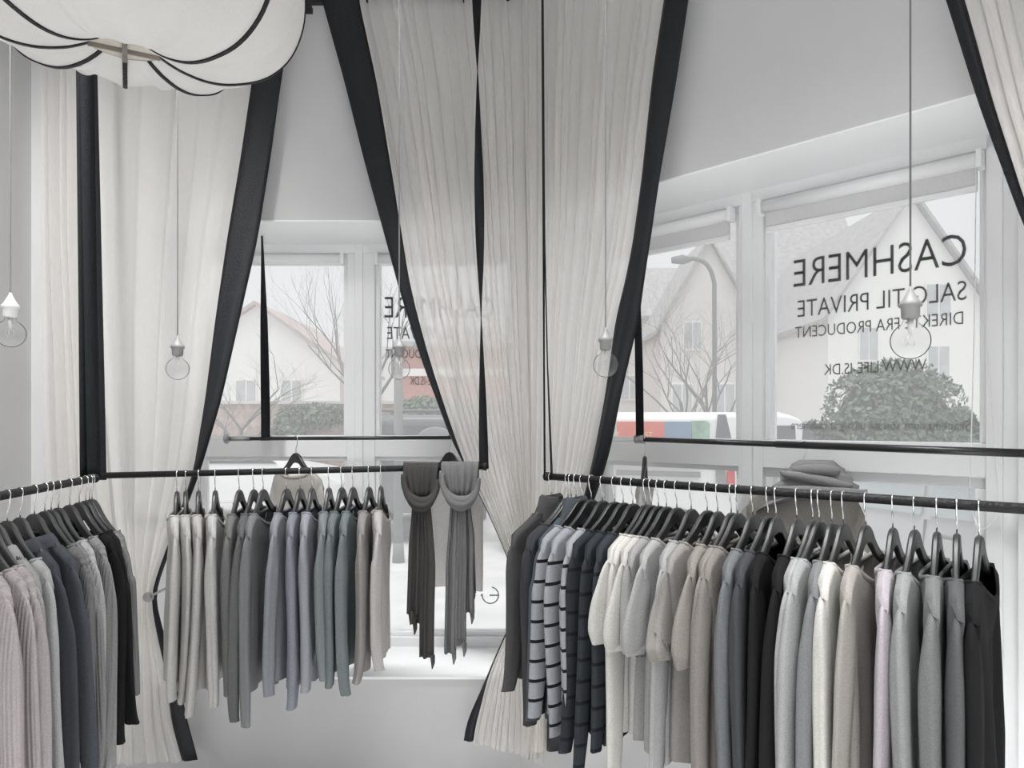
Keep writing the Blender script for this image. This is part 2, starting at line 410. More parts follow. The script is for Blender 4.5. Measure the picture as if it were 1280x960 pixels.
# ------------------------------------------------------------------ curtains
def interp_rows(rows, ys):
    rows = sorted(rows); yy = [r[0] for r in rows]
    n = len(rows[0])
    return [[float(np.interp(y, yy, [r[k] for r in rows])) for k in range(1, n)] for y in ys]
def smooth_cols(a, w=2):
    a = np.array(a); out = a.copy()
    for _ in range(w):
        out[1:-1] = (out[:-2] + 2 * out[1:-1] + out[2:]) / 4
    return out.tolist()
def curtain(name, label, rows, border, place, out, n, amp, seed, hem=0.0, border_mat=None, top=-15, bot=955, sub=9, nb=8, roll=0.012):
    """rows: (y, xa, xb, xc) in the photo; border lies between xa-xb ('a') or xb-xc ('c') or is absent;
    place(px, py) -> point on the plane the curtain hangs in; out = room-side normal"""
    rnd = random.Random(seed)
    ys = [top + (bot - top) * i / 72 for i in range(73)]
    cols = smooth_cols(interp_rows(rows, ys), 2)
    # pleat phases of uneven widths
    w = [0.6 + rnd.random() for _ in range(n)]; tot = sum(w); acc = [0]
    for k in w: acc.append(acc[-1] + k / tot)
    amps = [0.55 + 0.75 * rnd.random() for _ in range(n)]
    tilt = [rnd.uniform(-1, 1) for _ in range(n)]
    root = thing(name, label, 'curtain')
    U = []
    for i in range(n):
        for j in range(sub): U.append((acc[i] + (acc[i + 1] - acc[i]) * j / sub, i, j / sub))
    U.append((1.0, n - 1, 1.0))
    k2 = [rnd.uniform(0, 6.28) for _ in range(4)]
    def pos(y, xx, depth):
        return place(xx, y) + out * depth
    main = []; bord = []
    for iy, y in enumerate(ys):
        xa, xb, xc = cols[iy]
        m0, m1 = (xb, xc) if border == 'a' else (xa, xb)
        width_px = abs(m1 - m0)
        fac = min(1.0, max(0.55, 60.0 / max(width_px, 20)))
        v = iy / 72
        grow = 0.55 + 0.45 * min(1, iy / 14)
        row = []
        for u, i, ph in U:
            a = amp * amps[i] * grow * fac ** 0.3
            dpt = 1.5 * a * math.sin(PI * min(max(ph, 0.0), 1.0)) ** 0.7
            dpt += amp * 0.45 * math.sin(2 * PI * (1.7 * u + 0.25 * v) + k2[0]) + amp * 0.3 * math.sin(2 * PI * (3.3 * u - 0.5 * v) + k2[1])
            xx = m0 + (m1 - m0) * (u + 0.25 / n * tilt[i] * math.sin(PI * ph) ** 2 * (0.3 + v))
            row.append(pos(y + hem * (u - 0.5) * max(0, (v - 0.8) / 0.2), xx, dpt))
        main.append(row)
        if border:
            b0, b1 = (xb, xa) if border == 'a' else (xb, xc)
            base = row[0] if border == 'a' else row[-1]
            d0 = (base - place(b0, y)).dot(out)
            br = []
            for j in range(nb + 1):
                u = j / nb
                uu = 0.0 if border == 'a' else 1.0
                dd = d0 + roll * math.sin(PI * u) + 0.3 * roll * math.sin(2 * PI * (u + v))
                br.append(pos(y + hem * (uu - 0.5) * max(0, (v - 0.8) / 0.2), b0 + (b1 - b0) * u, dd))
            bord.append(br)
    m = MB(); m.grid(main); m.build('drape', M['curtain'], root, True)
    # gathered heading
    if border:
        m = MB(); m.grid(bord); m.build('border', border_mat or M['velvet'], root, True, solid=0.004)
    return root
outF = Vector((0, -1, 0)); outR = -N
pf = lambda Y: (lambda px, py: P(px, py, Y))
pr = lambda c: (lambda px, py: PR(px, py, c))
curtain('curtain', 'pale curtain hanging straight in the corner beside the plain wall',
        [(-20, 50, 112, 112), (300, 52, 115, 115), (600, 58, 135, 135), (960, 95, 168, 168)], None, pf(3.18), outF, 5, 0.02, 3)
curtain('curtain', 'pale curtain with black edge, tied back by the rail with the pink knits',
        [(-20, 112, 338, 378), (60, 113, 322, 359), (100, 114, 316, 352), (200, 116, 301, 338), (300, 120, 284, 322), (400, 124, 269, 299), (500, 130, 256, 276),
         (590, 138, 241, 249), (650, 146, 221, 226), (700, 158, 203, 207), (742, 172, 189, 192), (752, 172, 189, 193), (800, 165, 197, 206), (850, 155, 209, 223),
         (900, 148, 213, 233), (945, 142, 226, 246), (960, 140, 230, 249)], 'c', pf(3.13), outF, 6, 0.022, 11, bot=950)
curtain('curtain', 'pale gathered curtain with black edge sweeping across the narrow window',
        [(-20, 397, 445, 652), (0, 402, 448, 652), (100, 430, 470, 655), (200, 455, 487, 656), (280, 477, 500, 657), (350, 496, 511, 658), (400, 511, 523, 659), (450, 527, 537, 660),
         (500, 546, 553, 661), (550, 564, 570, 662), (575, 578, 579, 663), (600, 590, 590.5, 663), (650, 615, 615.5, 665), (700, 636, 636.5, 667), (745, 649, 649.5, 668), (765, 646, 646.5, 668),
         (800, 630, 630.5, 670), (846, 611.5, 612, 676), (866, 604.5, 606, 682), (885, 596, 604, 686), (918, 582, 594, 692), (960, 578, 590, 694)], 'a', pf(3.13), outF, 15, 0.02, 21, hem=30, bot=940)
curtain('curtain', 'pale gathered curtain with wide black edge beside the lettered window',
        [(-20, 652, 835, 865), (0, 652, 832, 862), (100, 655, 818, 848), (220, 658, 806, 828), (300, 660, 795, 816), (350, 661, 785, 808), (400, 662, 772, 801), (450, 663, 765, 788),
         (500, 664, 757, 776), (560, 665, 745, 764), (600, 666, 736, 752), (650, 668, 722, 733), (700, 670, 705, 713), (745, 671, 692, 698), (765, 671, 692, 698),
         (820, 668, 688, 708), (880, 662, 684, 708), (925, 658, 683, 708), (960, 658, 683, 708)], 'c', pr(3.165), outR, 14, 0.02, 31, bot=938, roll=0.02)
curtain('curtain', 'pale curtain with narrow black edge past the lettered window',
        [(-20, 1176, 1199, 1480), (0, 1183, 1206, 1480), (130, 1224, 1242, 1480), (260, 1272, 1284, 1480), (400, 1330, 1342, 1480), (560, 1400, 1410, 1490),
         (745, 1450, 1456, 1500), (960, 1420, 1430, 1520)], 'a', pr(3.13), outR, 11, 0.03, 41)
# curtain rods
t = thing('curtain_rod', 'black curtain rod over the narrow window', 'curtain rod')
m = MB(); zr = EYE + (HY - 3) / F * 3.15; m.tube([(-2.14, 3.15, zr), (0.02, 3.15, zr)], 0.012, 10); m.build('pole', M['black'], t, True)
m = MB(); m.box(-0.92, -0.89, 3.15, FW, zr - 0.012, zr + 0.012); m.build('bracket', M['black'], t)
t = thing('curtain_rod', 'black curtain rod over the lettered window', 'curtain rod')
m = MB(); m.tube([C0 - N * 0.11 + D * 0.06 + Vector((0, 0, zr)), C0 - N * 0.11 + D * 2.4 + Vector((0, 0, zr))], 0.012, 10); m.build('pole', M['black'], t, True)
m = MB(); m.obox(C0, D, N, 1.1, 1.13, -0.11, 0, zr - 0.012, zr + 0.012); m.build('bracket', M['black'], t)
# tiebacks
def tieback(q, wallp, label):
    t = thing('tieback', label, 'tieback')
    m = MB(); dirv = (q - wallp).normalized()
    m.tube([q - dirv * 0.004, q + dirv * 0.012], 0.021, 20); m.build('disc', M['steel'], t, True, bevel=0.002)
    m = MB(); m.tube([wallp, q], 0.006, 8); m.build('stem', M['steel'], t, True)
tieback(P(186, 746, 3.06), P(186, 746, 3.06) + Vector((0, 0.16, 0)), 'round metal disc tieback holding the curtain near the pink knits')

# ------------------------------------------------------------------ straps, rails
def ribbon(mb, path, widths, angles, base, th=0.003):
    """flat band: base = width direction at angle 0, twisted about the vertical"""
    rings = []
    base = Vector(base).normalized(); q = Vector((0, 0, 1)).cross(base)
    for p, w, a in zip(path, widths, angles):
        p = Vector(p); a = math.radians(a)
        d = base * math.cos(a) + q * math.sin(a); e2 = q * math.cos(a) - base * math.sin(a)
        rings.append([p + d * (w / 2) + e2 * (th / 2), p - d * (w / 2) + e2 * (th / 2), p - d * (w / 2) - e2 * (th / 2), p + d * (w / 2) - e2 * (th / 2)])
    mb.loft(rings, True, True)
def dens(tab, n=48):
    """tab: (z, x, y, w, a) -> dense columns, smooth"""
    tab = sorted(tab); zs = [r[0] for r in tab]
    Z = np.linspace(zs[0], zs[-1], n)
    c = [np.interp(Z, zs, [r[k] for r in tab]) for k in (1, 2, 3, 4)]
    return [(c[0][i], c[1][i], Z[i]) for i in range(n)], list(c[2]), list(c[3])
RR = 0.0125
LA = P(118, 598, 2.5); LB = P(0, 620, 1.9); LB = LA + (LB - LA) * 2.1
MA = P(125, 594.5, 2.88); MBp = P(607, 583, 2.88)
RA = PR(683, 595.5, 2.77); RB = PR(1280, 636, 2.77); RB = RA + (RB - RA) * 1.22
def rail(name, label, A, B, ends):
    t = thing(name, label, 'clothes rail')
    m = MB(); m.tube([A, B], RR, 14); m.build('pipe', M['black'], t, True)
    for e_, d_ in ends:
        m = MB(); m.tube([e_ - d_ * 0.012, e_ + d_ * 0.004, e_ + d_ * 0.006], [RR + 0.0035, RR + 0.0035, 0.009], 14); m.build('end_cap', M['black'], t, True)
    return t
dl = (LB - LA).normalized(); dm = (MBp - MA).normalized(); dr = (RB - RA).normalized()
railL = rail('clothes_rail', 'black clothes rail carrying the pink ribbed knits by the plain wall', LA, LB, [(LA, -dl)])
railM = rail('clothes_rail', 'black clothes rail with two knotted scarves before the narrow window', MA, MBp, [(MBp, dm)])
railR = rail('clothes_rail', 'black clothes rail carrying striped knits before the lettered window', RA, RB, [(RA, -dr)])
def strap(parent, tab, base, n=60, th=0.003):
    m = MB(); p, w, a = dens(tab, n); ribbon(m, p, w, a, base, th); return m.build('strap', M['strap'], parent, True)
top = CEIL
def zy(y, Y): return EYE + (HY - y) / F * Y
def xp(px, Y): return (px - 640) / F * Y
# strap pair of the side rail (a loop seen edge-on)
Yl = 2.5
strap(railL, [(zy(598, Yl), xp(108, Yl), Yl, 0.05, 72), (zy(400, Yl), xp(106.5, Yl), Yl, 0.05, 72), (zy(100, Yl), xp(104.5, Yl), Yl, 0.05, 60), (top, xp(98, Yl), Yl, 0.05, 60)], (1, 0, 0))
strap(railL, [(zy(600, Yl), xp(117.5, Yl), Yl, 0.05, 68), (zy(400, Yl), xp(113.5, Yl), Yl, 0.05, 70), (zy(100, Yl), xp(108.5, Yl), Yl, 0.05, 62), (top, xp(102, Yl), Yl, 0.05, 60)], (1, 0, 0))
Ym = 2.88
strap(railM, [(zy(600, Ym), xp(126.5, Ym), Ym, 0.042, 0), (zy(480, Ym), xp(124, Ym), Ym, 0.042, 0), (zy(100, Ym), xp(114, Ym), Ym, 0.05, 0), (top, xp(107, Ym), Ym, 0.05, 0)], (1, 0, 0))
strap(railM, [(zy(586, Ym), xp(605, Ym), Ym, 0.038, 10), (zy(540, Ym), xp(604, Ym), Ym, 0.038, 30), (zy(430, Ym), xp(602, Ym), Ym, 0.038, 78), (zy(402, Ym), xp(601.5, Ym), Ym, 0.038, 90),
              (zy(370, Ym), xp(601, Ym), Ym, 0.038, 105), (zy(270, Ym), xp(599.5, Ym), Ym, 0.038, 170), (zy(180, Ym), xp(598, Ym), Ym, 0.038, 230), (zy(92, Ym), xp(597, Ym), Ym, 0.038, 270), (zy(0, Ym), xp(596, Ym), Ym, 0.042, 330), (top, xp(594, Ym), Ym, 0.042, 360)], (1, 0, 0), 90)
Yr = RA.y
strap(railR, [(RA.z - 0.012, xp(681, Yr), Yr, 0.04, 80), (zy(450, Yr), xp(680, Yr), Yr, 0.04, 82), (zy(300, Yr), xp(679.5, Yr), Yr, 0.04, 80), (top, xp(676, Yr), Yr, 0.04, 84)], (1, 0, 0))
strap(railR, [(RA.z - 0.008, xp(689.5, Yr), Yr - 0.02, 0.04, 78), (zy(450, Yr), xp(684, Yr), Yr - 0.01, 0.04, 84), (zy(300, Yr), xp(680.8, Yr), Yr, 0.04, 84), (top, xp(677, Yr), Yr, 0.04, 84)], (1, 0, 0))
q = RB - dr * 0.05
strap(railR, [(q.z - 0.012, q.x, q.y, 0.04, 30), (top, q.x, q.y, 0.04, 30)], (1, 0, 0))
q = LB - dl * 0.05
strap(railL, [(q.z - 0.012, q.x, q.y, 0.04, 30), (top, q.x, q.y, 0.04, 30)], (1, 0, 0))
# window rods inside the recesses
Yw = 3.47
WA = P(284, 548.5, Yw); WB = P(574, 547, Yw)
rodW = thing('window_rod', 'slim black rod hung inside the narrow window', 'clothes rail')
m = MB(); m.tube([WA, WA.lerp(WB, 0.1)], 0.0115, 12); m.build('sleeve_tube', M['steel'], rodW, True)
m = MB(); m.tube([WA.lerp(WB, 0.09), WB], 0.009, 12); m.build('tube', M['satin'], rodW, True)
m = MB(); m.tube([WA + Vector((-0.012, 0, 0)), WA, WA + Vector((0.012, 0, 0))], [0.02, 0.026, 0.013], 16); m.build('end_flange', M['steel'], rodW, True)
q = WA.lerp(WB, (332 - 284) / 290)
m = MB(); p, w, a = dens([(q.z - 0.01, q.x, Yw, 0.042, 12), (q.z + 0.1, q.x, Yw, 0.042, 25), (zy(400, Yw), xp(330, Yw), Yw, 0.042, 60), (zy(330, Yw), xp(328.5, Yw), Yw, 0.03, 82), (LIN, xp(327.5, Yw), Yw, 0.012, 80)], 40)
ribbon(m, p, w, a, (1, 0, 0)); m.build('strap', M['strap'], rodW, True)
q2 = WB + Vector((-0.01, 0, 0))
m = MB(); p, w, a = dens([(q2.z - 0.01, q2.x, Yw, 0.042, 60), (LIN, q2.x, Yw, 0.03, 88)], 20)
ribbon(m, p, w, a, (1, 0, 0)); m.build('strap', M['strap'], rodW, True)
CW = 3.56
VA = PR(800, 549, CW); VB = PR(1330, 568.5, CW)
rodV = thing('window_rod', 'slim black rod hung inside the lettered window', 'clothes rail')
m = MB(); m.tube([VA, VA.lerp(VB, 0.42)], 0.0105, 12); m.build('tube', M['satin'], rodV, True)
m = MB(); m.tube([VA.lerp(VB, 0.415), VB], 0.0125, 12); m.build('sleeve_tube', M['satin'], rodV, True)
m = MB(); m.tube([VA + Vector((-0.016, 0.012, 0)), VA + Vector((0.016, -0.012, 0))], 0.018, 14); m.build('elbow', M['steel'], rodV, True)
m = MB(); p, w, a = dens([(VA.z, VA.x, VA.y, 0.034, 5), (VA.z + 0.3, VA.x - 0.004, VA.y, 0.034, 10), (LIN, VA.x - 0.02, VA.y, 0.03, 60)], 24)
ribbon(m, p, w, a, (1, 0, 0)); m.build('strap', M['strap'], rodV, True)
q = VB - (VB - VA).normalized() * 0.03
m = MB(); p, w, a = dens([(q.z, q.x, q.y, 0.034, 70), (LIN, q.x, q.y, 0.03, 85)], 20)
ribbon(m, p, w, a, (1, 0, 0)); m.build('strap', M['strap'], rodV, True)

# ------------------------------------------------------------------ hangers
HW = 0.215
HT = [(0, -0.070), (0.012, -0.0705), (0.026, -0.075), (0.042, -0.087), (0.060, -0.106), (0.085, -0.127), (0.12, -0.150), (0.16, -0.170), (0.20, -0.190), (0.215, -0.200)]
def htop(x, hw=HW):
    x = min(abs(x) / hw * HW, 0.23)
    return float(np.interp(x, [p[0] for p in HT], [p[1] for p in HT]))
def hbot(x, hw=HW):
    x = min(abs(x) / hw * HW, HW)
    return float(np.interp(x, [0, 0.03, 0.05, 0.08, 0.12, 0.2, 0.215], [-0.116, -0.121, -0.137, -0.160, -0.180, -0.209, -0.211]))
def make_hanger(mir, rad, hw=HW):
    t = bpy.data.objects.new('clothes_hanger', None); COL.objects.link(t)
    m = MB(); rings = []
    K = 34
    for i in range(K + 1):
        x = (-1 + 2 * i / K) * (hw - 0.036)
        zt, zb = htop(x, hw), hbot(x, hw)
        th = 0.0075 - 0.002 * abs(x) / hw
        y = 0.9 * x * x * 0.25
        c = 0.004
        zc = [(th * 0.5, zb), (th, zb + c), (th, zt - c), (th * 0.5, zt), (-th * 0.5, zt), (-th, zt - c), (-th, zb + c), (-th * 0.5, zb)]
        rings.append([(x, y + a, z) for a, z in zc])
    m.loft(rings, True, True); hb = m.build('hanger_body', M['hanger'], t, True); hb.data.set_sharp_from_angle(angle=math.radians(32))
    m = MB()
    r = rad + 0.0022
    pts = [(0, 0, -0.074), (0, 0, -0.052), (0.0, 0, -0.046)]
    pts += [(0.009, 0, -0.030), (r * 0.86, 0, -r * 0.72)]
    pts += [(r * math.cos(math.radians(a)), 0, r * math.sin(math.radians(a))) for a in range(-25, 176, 20)]
    m.tube([(mir * x, y, z) for x, y, z in pts], 0.0019, 6); m.build('hook', M['chrome'], t, True)
    return t

# ------------------------------------------------------------------ garments
_rng = random.Random(5)
def garment(kind, root, mat, seed, hw=HW, hem=-0.80, sl=-0.86, neck='crew', nw=0.13, fd=0.055, bd=0.022, body=0.160, thick=0.018, swing=0.0, sleeve_w=0.044, near=1, label=False, cuff=None, ysplay=0.0, flare=0.0):
    rnd = random.Random(seed)
    NU, NV = 44, 26
    sleeve_w *= rnd.uniform(0.84, 1.08)
    kf = [(rnd.uniform(1.2, 2.2), rnd.uniform(0, 6.3), 0.5), (rnd.uniform(2.5, 4), rnd.uniform(0, 6.3), 0.35), (rnd.uniform(4.5, 6.5), rnd.uniform(0, 6.3), 0.2)]
    kb = [(rnd.uniform(1.2, 2.2), rnd.uniform(0, 6.3), 0.5), (rnd.uniform(2.5, 4), rnd.uniform(0, 6.3), 0.3)]
    def fold(u, v, k): return sum(a * math.sin(f * u * 2.4 + p + 0.5 * v) for f, p, a in k)
    def yhang(x): return 0.225 * x * x
    zn = htop(nw, hw)
    rows = []
    for j in range(-1, NV + 1):
        v = max(0, j / NV) ** 1.15
        row = []
        for k in range(NU):
            half = NU // 2
            if k < half: u = 1 - 2 * k / half; side = 1
            else: u = -1 + 2 * (k - half) / half; side = -1
            x0 = u * hw
            if abs(x0) < nw:
                q = 1 - (x0 / nw) ** 2
                zt = zn + 0.004 - (fd if side > 0 else bd) * q
                ny = 0.012 + 0.022 * q
            else:
                zt = htop(x0, hw) + 0.0045 - max(0, (abs(u) - 0.88) / 0.12) ** 2 * 0.03; ny = 0.012
                if j < 0: ny = 0.0
            if j >= 0 and abs(x0) >= nw: zt -= 0.006
            z = zt + (hem - zt + 0.012 * math.sin(2.2 * u + kf[0][1])) * v
            # width of the body: full at the shoulder, narrower below the armpit
            bw = body * (1 + 0.10 * v + 0.02 * math.sin(5 * v + kf[1][1]))
            d_ = min(1, max(0, (-z - 0.245) / 0.22))
            ww = hw * (1 - d_) + bw * d_
            x = u * ww
            prof = (1 - abs(u) ** 5) ** 0.5
            T = thick * (1 - math.exp(-v / 0.10)) * prof + 0.0015
            if j < 0 and abs(x0) >= nw: T = 0.0
            A = min(1, v * 1.6) * thick * 1.35
            f = fold(u, v, kf if side > 0 else kb) * A * (0.35 + 0.65 * prof)
            y = yhang(x0) * (1 - 0.5 * v) + side * (T + ny * max(0.15, 1 - v * 5)) + f
            row.append((x, y, z))
        rows.append(row)
    m = MB(); m.loft(rows, True, False); m.build('body', mat, root, True)
    # hem rib is part of the body; neckband
    if neck in ('crew', 'v'):
        m = MB(); ring = []
        for k in range(36):
            a = 2 * PI * k / 36; x = nw * math.cos(a); sd = math.sin(a)
            q = 1 - (x / nw) ** 2
            z = zn + 0.004 - (fd if sd > 0 else bd) * q
            y = yhang(x) + (0.022 * q + 0.012) * (1 if sd > 0 else -1) * (1 if abs(sd) > 0.05 else 0.3)
            ring.append((x, y, z))
        prof = [(0.0035, 0.004), (0.0035, -0.012), (-0.0025, -0.012), (-0.0025, 0.004)]
        rings = []
        for k in range(36):
            p = Vector(ring[k]); o_ = Vector((p.x, (p.y - yhang(p.x)) * 3, 0)); 
            if o_.length < 1e-6: o_ = Vector((1, 0, 0))
            o_.normalize()
            e_ = 0.25 + 0.75 * min(1, abs(p.y - yhang(p.x)) / 0.02)
            rings.append([p + o_ * (a * e_) + Vector((0, 0, b_ * e_)) for a, b_ in prof])
        rings.append(rings[0]); m.loft(rings, True, False); m.build('neckband', mat, root, True)
    else:
        m = MB(); rings = []
        hgt = 0.062 if neck == 'turtle' else 0.05
        for zz, kx, ky in (((-0.02, 1.0, 1.0), (0.0, 0.95, 0.95), (hgt * 0.5, 0.75, 0.8), (hgt, 0.62, 0.75), (hgt + 0.004, 0.55, 0.6), (hgt - 0.02, 0.52, 0.5)) if neck == 'turtle'
                           else ((-0.012, 1.0, 0.85), (0.012, 0.82, 0.75), (0.032, 0.62, 0.6), (0.035, 0.64, 0.7), (0.016, 0.84, 0.85), (-0.006, 1.02, 1.0))):
            r = []
            for k in range(28):
                a = 2 * PI * k / 28
                x = nw * kx * math.cos(a); y = 0.042 * ky * math.sin(a) + yhang(x)
                dip = (fd * 0.5 if math.sin(a) > 0 else bd * 0.4) * abs(math.sin(a))
                r.append((x, y, min(zn + zz, -0.052 + 0.0) if False else zn + zz - dip))
            rings.append(r)
        m.loft(rings, True, False); m.build('collar', mat, root, True)
    if label:
        m = MB(); zz = zn - bd - 0.006
        m.add([(-0.03, -0.026, zz - 0.026), (0.03, -0.026, zz - 0.026), (0.03, -0.0275, zz), (-0.03, -0.0275, zz)], [(0, 1, 2, 3)])
        m.build('neck_label', M['label'], root, solid=0.001)
    # sleeves
    for sd in (-1, 1):
        r_ = random.Random(seed * 7 + sd)
        short = kind == 't_shirt'
        s0 = hw
        zs = htop(hw, hw)
        end = sl + r_.uniform(-0.02, 0.02)
        yo = swing + r_.uniform(-0.012, 0.012)
        if short:
            ctr = [(s0 * 0.77, zs - 0.034, 0.036, 0.004), (s0 * 0.87, zs - 0.058, 0.045, 0.010), (s0 * 0.92, zs - 0.115, 0.049, 0.017), (s0 * 0.95, zs - 0.17, 0.055, 0.020), (s0 * 0.97, zs - 0.235, 0.060, 0.021), (s0 * 0.965, zs - 0.242, 0.058, 0.018)]
        else:
            L = end - zs
            ctr = [(s0 * 0.76, zs - 0.030, 0.036, 0.007), (s0 * 0.86, zs - 0.058, 0.043, 0.013), (s0 * 0.895, zs - 0.12, 0.044, 0.0175),
                   (s0 * 0.915, zs + L * 0.28, sleeve_w, 0.020), (s0 * 0.92, zs + L * 0.45, sleeve_w * 0.92, 0.019), (s0 * 0.915, zs + L * 0.62, sleeve_w * 0.84, 0.018),
                   (s0 * 0.91, zs + L * 0.8, sleeve_w * 0.74, 0.019), (s0 * 0.91, zs + L * 0.93, sleeve_w * 0.62, 0.017), (s0 * 0.91, zs + L, sleeve_w * 0.58, 0.016)]
        pth = smooth_path([Vector((c[0], c[1], 0)) for c in ctr], 4)
        rad = smooth_path([Vector((c[2], c[3], 0)) for c in ctr], 4)
        p1, p2, p3 = r_.uniform(0, 6), r_.uniform(0, 6), r_.uniform(0, 6)
        rings = []; nr = 18; n = len(pth)
        for i, p in enumerate(pth):
            tg = (pth[min(i + 1, n - 1)] - pth[max(i - 1, 0)]).normalized()
            nn = Vector((-tg.y, tg.x, 0))
            v = i / (n - 1)
            yy = 0.225 * hw * hw * (1 - v) + yo * v + ysplay * v * v + 0.017 * v * math.sin(3.4 * v + p1)
            xs = 0.013 * v * math.sin(4 * v + p2)
            ring = []
            for k in range(nr):
                a = 2 * PI * k / nr
                wr = 1 + 0.14 * v * math.sin(2 * a + p3 + 2 * v) + 0.13 * min(1, v * 3) * math.sin(3 * a + p1 + v) + 0.06 * min(1, v * 3) * math.sin(5 * a + p2)
                q = p + nn * (rad[i].x * math.cos(a) * wr)
                ring.append((sd * (q.x + xs + flare * v), yy + rad[i].y * math.sin(a) * wr, q.y))
            rings.append(ring if sd > 0 else ring[::-1])
        m = MB(); m.loft(rings, True, False); m.build('sleeve', mat, root, True)
    return root

ORD = ['first', 'second', 'third', 'fourth', 'fifth', 'sixth', 'seventh', 'eighth', 'ninth', 'tenth', 'eleventh', 'twelfth', 'thirteenth', 'fourteenth', 'fifteenth', 'sixteenth', 'seventeenth', 'eighteenth', 'nineteenth', 'twentieth']
def on_rail(A, B, px):
    k = (px - 640) / F; d = B - A
    t_ = (k * A.y - A.x) / (d.x - k * d.y)
    return A + d * t_
HPROTO = {}
def hang(A, B, px, rz, kind, name, look, place, hplace, col, seed, group, hgroup, mir=1, rad=RR, hw=HW, jit=4, rib=0, stripe=None, transl=0.0, dz=0.0, heather=0.12, tiltd=0, **kw):
    p = on_rail(A, B, px)
    rnd = random.Random(seed + 99)
    rz = rz + math.radians(rnd.uniform(-jit, jit) + tiltd)
    key = (mir, rad, hw)
    if key not in HPROTO:
        HPROTO[key] = make_hanger(mir, rad, hw); h = HPROTO[key]
    else: h = copy_tree(HPROTO[key])
    h.location = p; h.rotation_euler = (0, 0, rz)
    tag(h, hplace, 'hanger', hgroup)
    mat = cloth(col, rib, stripe, transl, heather)
    g = thing(name, look + ', ' + place, {'t_shirt': 't-shirt', 'cardigan': 'cardigan'}.get(name, 'sweater'), p, rz, group)
    garment(kind, g, mat, seed, hw=hw, **kw)
    return g

